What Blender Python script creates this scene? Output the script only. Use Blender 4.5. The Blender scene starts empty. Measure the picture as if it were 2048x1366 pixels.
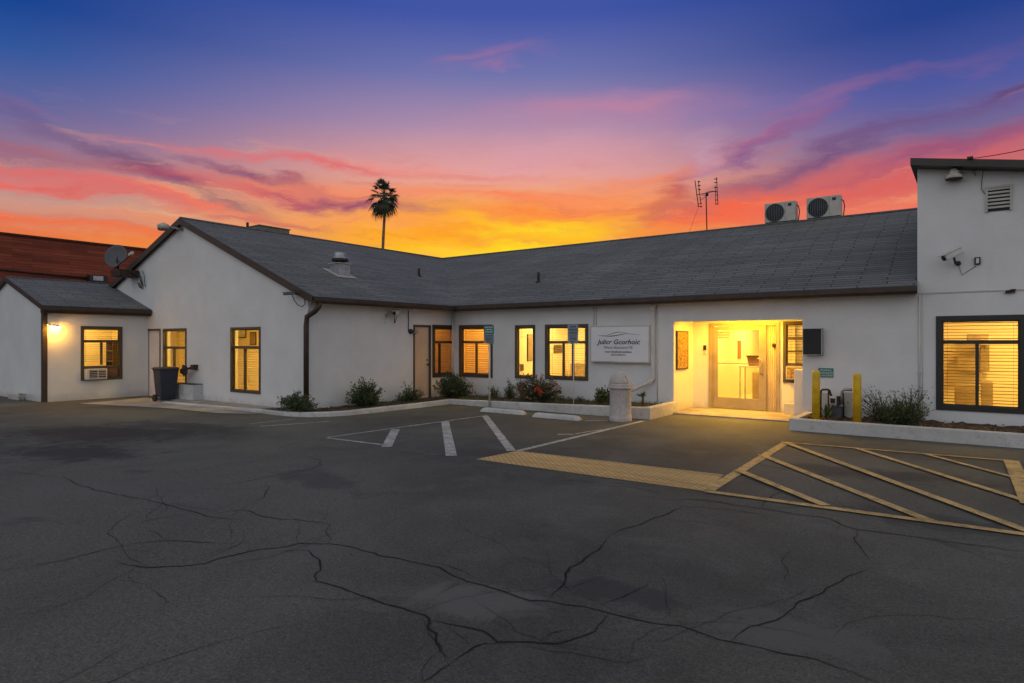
import bpy, math, random
from mathutils import Vector, Matrix, noise
R = math.radians
S = bpy.context.scene

# ------------------------------------------------------------------ camera
CAM_Z, YAW, FPX, HOR = 1.65, 36.2, 1263.0, 683.0
cam = bpy.data.objects.new('camera', bpy.data.cameras.new('camera'))
S.collection.objects.link(cam); S.camera = cam
cam.location = (0, 0, CAM_Z); cam.rotation_euler = (R(90), 0, R(YAW))
cam.data.sensor_width = 36; cam.data.lens = 36 * FPX / 2048
cam.data.clip_start = 0.1; cam.data.clip_end = 2000
S.view_settings.view_transform = 'Standard'; S.view_settings.look = 'None'
S.view_settings.exposure = 0.0; S.view_settings.gamma = 1
S.cycles.use_denoising = True
S.cycles.max_bounces = 8; S.cycles.diffuse_bounces = 5; S.cycles.transparent_max_bounces = 12
S.cycles.caustics_reflective = False; S.cycles.caustics_refractive = False
S.cycles.sample_clamp_indirect = 6

# ------------------------------------------------------------------ node helper
class NT:
    def __init__(s, tree): s.t = tree; s.n = tree.nodes; s.l = tree.links
    def node(s, typ, **kw):
        nd = s.n.new(typ)
        for k, v in kw.items():
            if k in nd.inputs if isinstance(k, str) and k[0].isupper() else False: s.put(nd.inputs[k], v)
            else: setattr(nd, k, v)
        return nd
    def put(s, sock, v):
        if isinstance(v, bpy.types.NodeSocket): s.l.new(v, sock)
        elif isinstance(v, (tuple, list)) and len(v) == 3 and sock.type == 'RGBA': sock.default_value = (*v, 1)
        else: sock.default_value = v
    def math(s, op, a, b=0.0, c=0.0, clamp=False):
        nd = s.n.new('ShaderNodeMath'); nd.operation = op; nd.use_clamp = clamp
        for i, v in enumerate((a, b, c)): s.put(nd.inputs[i], v)
        return nd.outputs[0]
    def mix(s, f, a, b, mode='MIX'):
        nd = s.n.new('ShaderNodeMix'); nd.data_type = 'RGBA'; nd.blend_type = mode
        s.put(nd.inputs[0], f); s.put(nd.inputs[6], a); s.put(nd.inputs[7], b)
        return nd.outputs[2]
    def ramp(s, f, stops, interp='LINEAR'):
        nd = s.n.new('ShaderNodeValToRGB'); cr = nd.color_ramp; cr.interpolation = interp
        while len(cr.elements) < len(stops): cr.elements.new(0.5)
        for e, (p, c) in zip(cr.elements, stops):
            e.position = p; e.color = (*c, 1) if isinstance(c, (tuple, list)) else (c, c, c, 1)
        s.put(nd.inputs[0], f); return nd.outputs[0]
    def smooth(s, v, a, b):
        nd = s.n.new('ShaderNodeMapRange'); nd.interpolation_type = 'SMOOTHSTEP'
        s.put(nd.inputs[0], v); nd.inputs[1].default_value = a; nd.inputs[2].default_value = b
        return nd.outputs[0]
    def noise(s, vec, scale, detail=4, rough=.55, dist=0.0):
        nd = s.n.new('ShaderNodeTexNoise'); s.put(nd.inputs['Vector'], vec)
        nd.inputs['Scale'].default_value = scale; nd.inputs['Detail'].default_value = detail
        nd.inputs['Roughness'].default_value = rough; nd.inputs['Distortion'].default_value = dist
        return nd.outputs[0]
    def mapping(s, vec, loc=(0,0,0), rot=(0,0,0), scale=(1,1,1), typ='POINT'):
        nd = s.n.new('ShaderNodeMapping'); nd.vector_type = typ; s.put(nd.inputs[0], vec)
        nd.inputs[1].default_value = loc; nd.inputs[2].default_value = rot; nd.inputs[3].default_value = scale
        return nd.outputs[0]
def lin(r, g, b):
    f = lambda c: (c/255/12.92) if c/255 <= .04045 else ((c/255+.055)/1.055)**2.4
    return (f(r), f(g), f(b))

# ------------------------------------------------------------------ sky (world): twilight gradient by compass bearing and elevation
W = bpy.data.worlds.new('World'); S.world = W; W.use_nodes = True
w = NT(W.node_tree); w.n.clear()
tc = w.node('ShaderNodeTexCoord').outputs['Generated']
sep = w.node('ShaderNodeSeparateXYZ'); w.put(sep.inputs[0], tc)
gx, gy, gz = sep.outputs
cy, sy = math.cos(R(YAW)), math.sin(R(YAW))
fwd = w.math('ADD', w.math('MULTIPLY', gx, -sy), w.math('MULTIPLY', gy, cy))
rgt = w.math('ADD', w.math('MULTIPLY', gx, cy), w.math('MULTIPLY', gy, sy))
az = w.math('ARCTAN2', rgt, fwd)                     # bearing from the lot's main axis, radians
el = w.math('ARCSINE', w.math('MAXIMUM', w.math('MINIMUM', gz, 1.0), -1.0))
comb = w.node('ShaderNodeCombineXYZ'); w.put(comb.inputs[0], az); w.put(comb.inputs[1], el)
P = comb.outputs[0]
# wind-drawn warp of the cloud field
wn = w.node('ShaderNodeTexNoise'); w.put(wn.inputs['Vector'], w.mapping(P, scale=(2.2, 7, 1)))
wn.inputs['Scale'].default_value = 1.6; wn.inputs['Detail'].default_value = 7; wn.inputs['Roughness'].default_value = .62
vs = w.node('ShaderNodeVectorMath', operation='SUBTRACT'); w.put(vs.inputs[0], wn.outputs['Color']); vs.inputs[1].default_value = (.5, .5, .5)
vm = w.node('ShaderNodeVectorMath', operation='MULTIPLY'); w.put(vm.inputs[0], vs.outputs[0]); vm.inputs[1].default_value = (.34, .115, 0)
va = w.node('ShaderNodeVectorMath', operation='ADD'); w.put(va.inputs[0], P); w.put(va.inputs[1], vm.outputs[0])
PW = va.outputs[0]
sw = w.node('ShaderNodeSeparateXYZ'); w.put(sw.inputs[0], PW); azw, elw = sw.outputs[0], sw.outputs[1]
e01 = w.math('DIVIDE', el, R(90))
def el_of(y, x=1024): return math.atan((HOR - y) / math.hypot(FPX, x - 1024)) / R(90)
base_mid = w.ramp(e01, [(0, lin(255,140,30)), (el_of(505), lin(255,186,40)), (el_of(430), lin(252,166,92)), (el_of(345), lin(230,160,148)), (el_of(255), lin(172,140,170)), (el_of(150), lin(112,116,172)), (el_of(30), lin(66,86,166)), (.6, lin(40,60,135)), (1, lin(70,80,125))])
base_l = w.ramp(e01, [(0, lin(228,100,50)), (el_of(470,100), lin(232,116,70)), (el_of(400,100), lin(196,146,138)), (el_of(310,100), lin(148,116,142)), (el_of(225,100), lin(94,102,156)), (el_of(110,100), lin(46,86,156)), (el_of(10,100), lin(18,66,144)), (.6, lin(30,60,130)), (1, lin(70,80,125))])
base_r = w.ramp(e01, [(0, lin(232,112,60)), (el_of(430,1900), lin(238,124,88)), (el_of(350,1900), lin(200,110,108)), (el_of(270,1900), lin(120,104,146)), (el_of(170,1900), lin(80,90,160)), (el_of(20,1900), lin(38,66,140)), (.6, lin(34,54,125)), (1, lin(70,80,125))])
tl = w.smooth(az, -.08, -.72); tr = w.smooth(az, .05, .60)
col = w.mix(tl, base_mid, base_l); col = w.mix(tr, col, base_r)
def px_dir(x, y): return math.atan((x - 1024) / FPX), math.atan((HOR - y) / math.hypot(FPX, x - 1024))
streak = w.noise(w.mapping(PW, scale=(2.6, 22, 1)), 1.0, 6, .56)
streak2 = w.noise(w.mapping(PW, loc=(3, 7, 0), rot=(0,0,R(6)), scale=(5, 60, 1)), 1.0, 5, .6)
def blob(x, y, rx, ry, rot, c, a, lo=.24, hi=.70):
    """a drawn-out cloud bank centred on a bearing/elevation, broken up by the wind streaks"""
    global col
    ax, ey = px_dir(x, y)
    m = w.mapping(PW, loc=(ax, ey, 0), rot=(0, 0, R(rot)), scale=(rx/FPX, ry/FPX, 1), typ='TEXTURE')
    g = w.node('ShaderNodeTexGradient', gradient_type='QUADRATIC_SPHERE'); w.put(g.inputs[0], m)
    gs = w.math('POWER', g.outputs['Fac'], .6)
    f = w.math('MULTIPLY', gs, w.smooth(w.math('ADD', streak, w.math('MULTIPLY', gs, .12)), lo, hi))
    col = w.mix(w.math('MULTIPLY', f, a, clamp=True), col, c)
O = lin(255,120,60); PK = lin(232,92,100); RD = lin(226,70,72); PU = lin(120,66,112); YE = lin(255,222,40); YO = lin(255,168,30); LV = lin(200,150,178); DP = lin(92,62,110)
blob(1040, 470, 560, 96, 0, YO, .95, 0.05, 0.42)
blob(1000, 500, 330, 40, 0, YE, 1.2, 0.07, 0.43)
blob(1090, 462, 230, 26, 4, YE, .9, 0.25, 0.57)
blob(900, 440, 220, 26, -8, YE, .45, 0.25, 0.57)
blob(1060, 430, 420, 20, 3, lin(250,126,62), .75, 0.25, 0.57)
blob(960, 470, 260, 14, -4, lin(250,130,56), .6, 0.30, 0.57)
blob(800, 470, 260, 36, -3, YO, .7, 0.20, 0.57)
blob(1060, 320, 460, 80, 3, lin(222,160,178), .5)
blob(1220, 225, 360, 44, 2, lin(198,132,160), .75)
blob(960, 125, 200, 22, 10, lin(168,112,152), .55)
blob(1010, 142, 80, 12, 10, lin(176,116,158), .6)
blob(1000, 398, 480, 22, -2, lin(248,120,88), .8)
blob(1180, 390, 260, 44, 8, lin(252,140,86), .7)
blob(700, 324, 560, 16, -2, lin(226,112,112), 1.0, 0.25, 0.62)
blob(780, 318, 170, 22, -4, lin(238,134,124), .6)
blob(150, 352, 520, 20, -7, lin(224,108,104), 1.0, 0.17, 0.57)
blob(30, 350, 300, 17, -5, lin(238,104,96), .9, 0.15, 0.57)
blob(150, 412, 420, 26, -3, lin(192,152,142), .85, 0.15, 0.57)
blob(120, 308, 300, 22, -4, lin(160,92,112), .6, 0.20, 0.57)
blob(330, 345, 330, 30, -17, DP, .9, 0.20, 0.57)
blob(560, 352, 260, 14, -8, PU, .8, 0.23, 0.59)
blob(600, 388, 420, 26, -5, lin(214,96,100), .95, 0.20, 0.57)
blob(360, 392, 200, 16, -9, lin(246,118,92), .8, 0.20, 0.57)
blob(700, 408, 170, 18, -7, PU, .8, 0.20, 0.57)
blob(470, 428, 160, 14, -5, lin(206,104,100), .85, 0.20, 0.57)
blob(160, 455, 560, 20, -3, lin(240,110,66), .9, 0.20, 0.57)
blob(620, 430, 260, 22, -2, lin(246,150,96), .7)
blob(420, 450, 360, 18, -3, lin(246,136,80), .75)
blob(760, 375, 360, 20, 2, lin(246,136,96), .7)
blob(1300, 350, 240, 24, 10, lin(240,134,96), .6)
blob(1350, 430, 320, 26, 5, lin(250,128,60), .8)
blob(1720, 372, 560, 46, 9, lin(220,98,94), .95, 0.19, 0.59)
blob(1500, 400, 330, 44, 12, lin(246,104,72), 1.0, 0.15, 0.55)
blob(1800, 405, 420, 40, 6, lin(240,122,98), .9, 0.15, 0.57)
blob(1650, 312, 480, 30, 15, lin(112,76,122), .8, 0.20, 0.59)
blob(1560, 262, 190, 22, 18, lin(170,100,140), .7, 0.20, 0.57)
blob(1530, 285, 200, 18, 18, lin(122,84,138), .7, 0.20, 0.57)
blob(1345, 375, 110, 48, 35, lin(190,84,84), .8, 0.20, 0.57)
blob(1900, 292, 380, 30, 8, lin(140,78,120), .8)
blob(1690, 178, 280, 20, 7, lin(170,104,138), .42, 0.15, 0.55)
blob(1985, 172, 120, 10, 9, lin(96,60,108), .9, 0.15, 0.52)
blob(1480, 205, 360, 30, 2, lin(142,116,164), .4)
blob(1410, 310, 100, 60, 40, lin(196,160,188), .5)
# fine filaments in the low band
band = w.math('MULTIPLY', w.smooth(el, R(19), R(11)), w.smooth(el, R(1), R(8)))
col = w.mix(w.math('MULTIPLY', w.smooth(streak2, .52, .74), w.math('MULTIPLY', band, .5)), col, lin(206,92,88))
col = w.mix(w.math('MULTIPLY', w.smooth(streak2, .46, .26), w.math('MULTIPLY', band, .42)), col, lin(255,180,120))
# away from the sunset: the pale dusk vault that lights the fronts of the buildings
back = w.smooth(w.math('ABSOLUTE', az), R(52), R(105))
dusk = w.ramp(e01, [(0, (.46,.46,.49)), (.15, (.60,.61,.645)), (.4, (.43,.45,.475)), (1, (.30,.312,.30))])
col = w.mix(back, col, dusk)
col = w.mix(w.smooth(el, R(36), R(75)), col, dusk)
col = w.mix(w.smooth(el, R(0), R(-4)), col, (.05, .045, .045))
bg = w.node('ShaderNodeBackground'); w.put(bg.inputs[0], col); bg.inputs[1].default_value = 1.0
wo = w.node('ShaderNodeOutputWorld'); w.l.new(bg.outputs[0], wo.inputs[0])

# ------------------------------------------------------------------ sun: only the last soft glow from the open side of the lot
sun = bpy.data.lights.new('dusk_sun', 'SUN'); sun.energy = 0.12; sun.angle = R(60); sun.color = (1, .93, .9)
so = bpy.data.objects.new('dusk_sun', sun); S.collection.objects.link(so); so.rotation_euler = (R(62), 0, R(10))

# ------------------------------------------------------------------ pixel <-> real planes of the place
FW = Vector((-math.sin(R(YAW)), math.cos(R(YAW)))); RT = Vector((math.cos(R(YAW)), math.sin(R(YAW))))
def ray(px): d = FW * FPX + RT * (px - 1024); return d.x, d.y
def onV(px, py, V):
    u, v = ray(px); s = V / v; return u * s, CAM_Z + (HOR - py) * s       # (x, z) on the plane y=V
def onU(px, py, U):
    u, v = ray(px); s = U / u; return v * s, CAM_Z + (HOR - py) * s       # (y, z) on the plane x=U
def gnd(px, py, z=0):
    u, v = ray(px); s = (CAM_Z - z) / (py - HOR); return Vector((u * s, v * s, z))

# ------------------------------------------------------------------ materials
MATS = {}
def mat(name, base, rough=.7, metal=0.0, var=.0, vscale=3.0, bump=0.0, bscale=40.0, emit=None, estr=0.0, trans=0.0):
    m = bpy.data.materials.new(name); m.use_nodes = True; t = NT(m.node_tree)
    b = t.n['Principled BSDF']
    b.inputs['Roughness'].default_value = rough; b.inputs['Metallic'].default_value = metal
    oc = t.node('ShaderNodeTexCoord').outputs['Object']
    if var > 0:
        n = t.noise(oc, vscale, 5, .6)
        t.put(b.inputs['Base Color'], t.mix(t.smooth(n, .3, .7), tuple(c*(1-var) for c in base), tuple(min(1, c*(1+var)) for c in base)))
    else: b.inputs['Base Color'].default_value = (*base, 1)
    if bump > 0:
        bn = t.node('ShaderNodeBump'); bn.inputs['Strength'].default_value = bump; bn.inputs['Distance'].default_value = .01
        t.put(bn.inputs['Height'], t.noise(oc, bscale, 5, .6)); t.put(b.inputs['Normal'], bn.outputs[0])
    if emit: b.inputs['Emission Color'].default_value = (*emit, 1); b.inputs['Emission Strength'].default_value = estr
    if trans > 0:
        out = t.n['Material Output']; tr_ = t.node('ShaderNodeBsdfTranslucent'); tr_.inputs[0].default_value = (*base, 1)
        mx = t.node('ShaderNodeMixShader'); mx.inputs[0].default_value = trans
        t.l.new(b.outputs[0], mx.inputs[1]); t.l.new(tr_.outputs[0], mx.inputs[2]); t.l.new(mx.outputs[0], out.inputs[0])
    MATS[name] = m; return m

def stucco():
    m = mat('white_stucco', (.72,.71,.72), .85); t = NT(m.node_tree); b = t.n['Principled BSDF']
    g = t.node('ShaderNodeNewGeometry').outputs['Position']
    n1 = t.noise(g, .9, 6, .6); n2 = t.noise(t.mapping(g, scale=(6, 6, .7)), 1.0, 5, .65)
    c = t.mix(t.smooth(n1, .3, .72), (.69,.695,.70), (.77,.775,.78))
    c = t.mix(t.math('MULTIPLY', t.smooth(n2, .56, .8), .16), c, (.50,.48,.46))
    # splash dirt where the wall meets the soil
    sz = t.node('ShaderNodeSeparateXYZ'); t.put(sz.inputs[0], g)
    low = t.smooth(t.math('ADD', sz.outputs[2], t.math('MULTIPLY', t.noise(g, 4, 4), .35)), .42, .18)
    c = t.mix(t.math('MULTIPLY', low, .45), c, (.42,.38,.34)); t.put(b.inputs['Base Color'], c)
    bn = t.node('ShaderNodeBump'); bn.inputs['Strength'].default_value = .55; bn.inputs['Distance'].default_value = .008
    h = t.math('ADD', t.noise(g, 34, 6, .7), t.math('MULTIPLY', t.noise(g, 5, 3), 1.3))
    t.put(bn.inputs['Height'], h); t.put(b.inputs['Normal'], bn.outputs[0])
    return m
def shingle(name, c1, c2, mortar_or_shade):
    m = mat(name, c1, .9); t = NT(m.node_tree); b = t.n['Principled BSDF']
    uv = t.node('ShaderNodeTexCoord').outputs['UV']
    wv = t.node('ShaderNodeTexNoise'); t.put(wv.inputs['Vector'], uv); wv.inputs['Scale'].default_value = .55; wv.inputs['Detail'].default_value = 5
    s1 = t.node('ShaderNodeVectorMath', operation='SUBTRACT'); t.put(s1.inputs[0], wv.outputs['Color']); s1.inputs[1].default_value = (.5,.5,.5)
    s2 = t.node('ShaderNodeVectorMath', operation='MULTIPLY'); t.put(s2.inputs[0], s1.outputs[0]); s2.inputs[1].default_value = (.3,.16,0)
    s3 = t.node('ShaderNodeVectorMath', operation='ADD'); t.put(s3.inputs[0], uv); t.put(s3.inputs[1], s2.outputs[0])
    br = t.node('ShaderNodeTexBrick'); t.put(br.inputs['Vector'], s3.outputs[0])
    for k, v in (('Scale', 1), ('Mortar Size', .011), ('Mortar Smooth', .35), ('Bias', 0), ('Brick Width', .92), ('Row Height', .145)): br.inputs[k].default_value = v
    br.inputs['Color1'].default_value = (*c1, 1); br.inputs['Color2'].default_value = (*c2, 1); br.inputs['Mortar'].default_value = (*mortar_or_shade, 1)  # dark lines: shingle joints, plus the shade at course edges painted into the colour
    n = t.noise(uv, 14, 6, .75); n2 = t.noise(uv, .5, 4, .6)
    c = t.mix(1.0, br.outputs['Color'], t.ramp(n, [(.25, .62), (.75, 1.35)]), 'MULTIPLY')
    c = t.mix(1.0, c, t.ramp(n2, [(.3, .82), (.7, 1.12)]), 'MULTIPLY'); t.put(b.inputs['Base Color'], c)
    # saw-tooth course height so that every course laps over the one below
    su = t.node('ShaderNodeSeparateXYZ'); t.put(su.inputs[0], s3.outputs[0])
    saw = t.math('FRACT', t.math('DIVIDE', su.outputs[1], .145))
    h = t.math('ADD', t.math('MULTIPLY', saw, -1.0), t.math('MULTIPLY', n, .5))
    h = t.math('SUBTRACT', h, br.outputs['Fac'])
    bn = t.node('ShaderNodeBump'); bn.inputs['Strength'].default_value = .8; bn.inputs['Distance'].default_value = .018
    t.put(bn.inputs['Height'], h); t.put(b.inputs['Normal'], bn.outputs[0])
    return m
def asphalt():
    m = mat('asphalt', (.05,.05,.052), .82); t = NT(m.node_tree); b = t.n['Principled BSDF']
    g = t.node('ShaderNodeNewGeometry').outputs['Position']
    big = t.noise(g, .22, 5, .6, .6); mid = t.noise(g, 1.3, 6, .65, .4); fine = t.noise(g, 60, 3, .7); grit = t.noise(g, 170, 2, .6)
    c = t.mix(t.smooth(big, .32, .68), (.050,.049,.039), (.118,.114,.092))
    c = t.mix(t.math('MULTIPLY', t.smooth(mid, .48, .72), .6), c, (.125,.122,.106))
    c = t.mix(t.math('MULTIPLY', t.smooth(t.noise(t.mapping(g, loc=(9,4,0)), .55, 6, .7, 1.2), .60, .70), .55), c, (.028,.028,.03))
    c = t.mix(1.0, c, t.ramp(fine, [(.3, .45), (.7, 1.55)]), 'MULTIPLY')
    c = t.mix(1.0, c, t.ramp(t.noise(g, 22, 4, .7), [(.3, .75), (.7, 1.25)]), 'MULTIPLY')
    c = t.mix(t.smooth(grit, .64, .70), c, (.24,.23,.20))
    dots = t.node('ShaderNodeTexVoronoi'); t.put(dots.inputs['Vector'], g); dots.inputs['Scale'].default_value = 9; c = t.mix(t.math('MULTIPLY', t.smooth(dots.outputs['Distance'], .10, .05), t.smooth(t.noise(g, 1.1, 2), .5, .6)), c, (.012,.012,.012))
    pat = t.smooth(t.noise(t.mapping(g, loc=(2,1,0)), .8, 8, .7, .5), .52, .64); c = t.mix(t.math('MULTIPLY', pat, .32), c, (.135,.132,.12))
    # oil / water stains left in front of the low wing and along the hatched bay
    def stain(cx, cyy, rx, ry, rot, thr, colr, amt, c):
        mp = t.mapping(g, loc=(cx, cyy, 0), rot=(0,0,R(rot)), scale=(rx, ry, 50), typ='TEXTURE')
        gr = t.node('ShaderNodeTexGradient', gradient_type='SPHERICAL'); t.put(gr.inputs[0], mp)
        f = t.smooth(t.math('ADD', gr.outputs['Fac'], t.math('MULTIPLY', t.math('SUBTRACT', t.noise(g, 2.2, 8, .75, .8), .5), 1.9)), thr-.04, thr+.34)
        return t.mix(t.math('MULTIPLY', f, amt), c, colr)
    p = gnd(200, 866); c = stain(p.x, p.y, 3.4, 1.9, 20, .38, (.022,.017,.015), .8, c)
    p = gnd(150, 905); c = stain(p.x, p.y, 2.4, 1.2, 20, .42, (.020,.019,.017), .8, c)
    p = gnd(360, 852); c = stain(p.x, p.y, 3.6, 1.0, 10, .45, (.026,.022,.02), .7, c)
    p = gnd(1760, 950); c = stain(p.x, p.y, 2.6, .8, 8, .42, (.024,.023,.023), .7, c)
    p = gnd(1850, 1040); c = stain(p.x, p.y, 1.3, .7, -15, .40, (.028,.027,.028), .6, c)
    p = gnd(960, 1200); c = stain(p.x, p.y, .9, .5, 30, .40, (.14,.135,.12), .75, c)
    p = gnd(1560, 1260); c = stain(p.x, p.y, 1.0, .5, 10, .38, (.12,.115,.105), .7, c)
    p = gnd(1250, 1190); c = stain(p.x, p.y, .9, .4, 10, .40, (.035,.035,.033), .7, c)
    p = gnd(1010, 905); c = stain(p.x, p.y, 1.8, .7, 30, .44, (.03,.03,.03), .5, c)
    p = gnd(640, 960); c = stain(p.x, p.y, 2.2, .7, -10, .44, (.034,.034,.034), .5, c)
    t.put(b.inputs['Base Color'], c)
    bn = t.node('ShaderNodeBump'); bn.inputs['Strength'].default_value = .6; bn.inputs['Distance'].default_value = .008
    t.put(bn.inputs['Height'], t.math('ADD', fine, t.math('MULTIPLY', mid, 1.5))); t.put(b.inputs['Normal'], bn.outputs[0])
    return m
def worn(name, colr, base=(.06,.058,.055), wear=.5, rough=.7):
    m = mat(name, colr, rough); t = NT(m.node_tree); b = t.n['Principled BSDF']
    g = t.node('ShaderNodeNewGeometry').outputs['Position']
    n = t.noise(g, 7, 7, .75); n2 = t.noise(g, 45, 4, .7)
    f = t.smooth(t.math('ADD', n, t.math('MULTIPLY', n2, .5)), wear+.25, wear+.42)
    c = t.mix(f, colr, tuple(.45*a+.55*q for a, q in zip(colr, base)))
    c = t.mix(1.0, c, t.ramp(t.noise(g, 1.2, 4), [(.3, .75), (.7, 1.1)]), 'MULTIPLY')
    t.put(b.inputs['Base Color'], c)
    bn = t.node('ShaderNodeBump'); bn.inputs['Strength'].default_value = .5; bn.inputs['Distance'].default_value = .006
    t.put(bn.inputs['Height'], n2); t.put(b.inputs['Normal'], bn.outputs[0]); return m
def bricks(name, c1, c2, mortar_or_shade, bw, rh, ms, rot=0, coord='UV', strength=.5):
    m = mat(name, c1, .88); t = NT(m.node_tree); b = t.n['Principled BSDF']
    uv = t.node('ShaderNodeTexCoord').outputs['UV'] if coord == 'UV' else t.node('ShaderNodeNewGeometry').outputs['Position']
    v = t.mapping(uv, rot=(0,0,R(rot)))
    br = t.node('ShaderNodeTexBrick'); t.put(br.inputs['Vector'], v)
    for k, x in (('Scale', 1), ('Mortar Size', ms), ('Mortar Smooth', .2), ('Bias', 0), ('Brick Width', bw), ('Row Height', rh)): br.inputs[k].default_value = x
    br.inputs['Color1'].default_value = (*c1, 1); br.inputs['Color2'].default_value = (*c2, 1); br.inputs['Mortar'].default_value = (*mortar_or_shade, 1)
    n = t.noise(t.mapping(uv, scale=(1, 9, 1)), .55, 8, .78)
    c = t.mix(1.0, br.outputs['Color'], t.ramp(n, [(.25, .5), (.75, 1.5)]), 'MULTIPLY'); t.put(b.inputs['Base Color'], c)
    bn = t.node('ShaderNodeBump'); bn.inputs['Strength'].default_value = strength; bn.inputs['Distance'].default_value = .012
    t.put(bn.inputs['Height'], t.math('SUBTRACT', n, br.outputs['Fac'])); t.put(b.inputs['Normal'], bn.outputs[0]); return m

M_ST = stucco()
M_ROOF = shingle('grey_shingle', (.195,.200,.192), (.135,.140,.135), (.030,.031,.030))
M_ASPH = asphalt()
M_WHITEP = worn('white_road_paint', (.60,.58,.54), wear=.42)
M_YELP = worn('yellow_road_paint', (.70,.46,.17), wear=.45)
M_RED = bricks('red_brick', (.34,.080,.040), (.20,.042,.022), (.13,.040,.024), 1.7, .15, .012)
M_BRN = mat('brown_trim', (.050,.032,.022), .55, var=.25, vscale=4, bump=.15)
M_DBR = mat('dark_bronze', (.030,.026,.021), .45, var=.15)
M_WFR = mat('bronze_window_frame', (.075,.055,.035), .5, var=.2)
M_BLK = mat('black_frame', (.018,.02,.017), .45, var=.15)
M_CONC = mat('concrete', (.34,.31,.28), .85, var=.22, vscale=1.5, bump=.5, bscale=30)
M_KERB = worn('white_painted_concrete', (.60,.59,.58), base=(.3,.28,.26), wear=.50, rough=.8)
M_SOIL = mat('dark_soil', (.055,.036,.024), .95, var=.5, vscale=9, bump=.8, bscale=22)
M_SOILL = mat('soil_clod', (.10,.062,.042), .95, var=.4, vscale=9, bump=.6, bscale=30)
M_BEIGE = mat('beige_door_paint', (.66,.50,.35), .6, var=.08, vscale=2)
M_PDOOR = mat('pale_door_paint', (.74,.69,.66), .6, var=.08, vscale=2)
M_WPL = mat('white_plastic', (.62,.61,.59), .45, var=.08)
M_CREAM = mat('cream_metal', (.50,.49,.44), .5, var=.12)
M_MET = mat('galvanised_metal', (.36,.37,.39), .38, .7, var=.2, vscale=6)
M_ALU = mat('bronze_aluminium', (.40,.33,.22), .42, .35, var=.1)
M_DARK = mat('dark_metal', (.035,.033,.034), .5, .3, var=.3)
M_RUST = mat('rusty_metal', (.06,.032,.024), .7, .4, var=.4, vscale=8)
M_CABLE = mat('black_cable', (.02,.019,.02), .6)
M_GREYM = mat('grey_dish_paint', (.085,.092,.105), .5, var=.12)
M_BOLL = mat('yellow_paint', (.74,.47,.02), .45, var=.2, vscale=5, bump=.2, bscale=15)
M_BINB = mat('dark_blue_plastic', (.030,.034,.050), .5, var=.15)
M_BINL = mat('brown_lid_plastic', (.12,.075,.045), .55, var=.2)
M_TEAL = mat('teal_sign_face', (.02,.19,.18), .4, var=.1)
M_GSIGN = mat('grey_sign_face', (.24,.30,.35), .4, var=.1)
M_TXTW = mat('white_lettering', (.62,.68,.66), .5)
M_TXTG = mat('grey_lettering', (.22,.22,.25), .5)
M_TXTD = mat('dark_lettering', (.035,.035,.05), .5)
M_TXTR = mat('brown_red_lettering', (.32,.10,.03), .5)
M_RECP = mat('pebble_concrete', (.52,.47,.44), .8, var=.12, vscale=14, bump=.5, bscale=60)
M_ROOM = mat('interior_paint', (.70,.60,.44), .8)
M_FLR = mat('interior_floor', (.50,.42,.30), .5, var=.1)
M_BLC = mat('cream_blind_slat', (.62,.52,.36), .5, trans=.55)
M_BLD = mat('brown_blind_slat', (.12,.075,.035), .6, trans=.12)
M_WOOD = mat('wood', (.22,.10,.04), .5, var=.3, vscale=3)
M_GOLD = mat('old_gold', (.34,.22,.06), .45, .2, var=.5, vscale=18, bump=.8, bscale=26)
M_PLBLK = mat('matte_black', (.012,.011,.011), .55, var=.2)
M_FAN = mat('dark_fan_cavity', (.012,.013,.015), .6)
M_LEAF = [mat('dark_green_leaf', (.050,.082,.032), .6, var=.35, vscale=12, trans=.2), mat('olive_leaf', (.085,.115,.045), .6, var=.35, vscale=12, trans=.2), mat('young_leaf', (.14,.17,.065), .6, var=.3, vscale=12, trans=.2)]
M_TWIG = mat('brown_twig', (.06,.042,.03), .8, var=.3)
M_DRY = mat('dry_grass', (.17,.15,.08), .9, var=.3, trans=.2)
M_FLR_R = mat('red_flower', (.85,.10,.04), .5)
M_FLR_P = mat('pink_flower', (.52,.20,.17), .5, var=.2)
M_PALMT = mat('palm_bark', (.22,.15,.10), .9, var=.3, vscale=4, bump=.6, bscale=8)
M_PALM = mat('palm_frond', (.045,.095,.055), .6, var=.3, trans=.15)
M_PALMD = mat('dead_palm_frond', (.075,.060,.035), .8, var=.3, trans=.15)
def glass():
    m = bpy.data.materials.new('window_glass'); m.use_nodes = True; t = NT(m.node_tree); t.n.clear()
    a = t.node('ShaderNodeBsdfTransparent'); a.inputs[0].default_value = (.96,.97,.96,1)
    b = t.node('ShaderNodeBsdfGlossy'); b.inputs['Roughness'].default_value = .01; b.inputs[0].default_value = (.9,.9,.9,1)
    fr = t.node('ShaderNodeFresnel'); fr.inputs[0].default_value = 1.45
    mx = t.node('ShaderNodeMixShader'); t.l.new(fr.outputs[0], mx.inputs[0]); t.l.new(a.outputs[0], mx.inputs[1]); t.l.new(b.outputs[0], mx.inputs[2])
    o = t.node('ShaderNodeOutputMaterial'); t.l.new(mx.outputs[0], o.inputs[0]); return m
M_GL = glass()
def lamp(name, c, st): return mat(name, (.8,.8,.8), .5, emit=c, estr=st)
WARM = (1.0, .58, .10)

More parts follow.
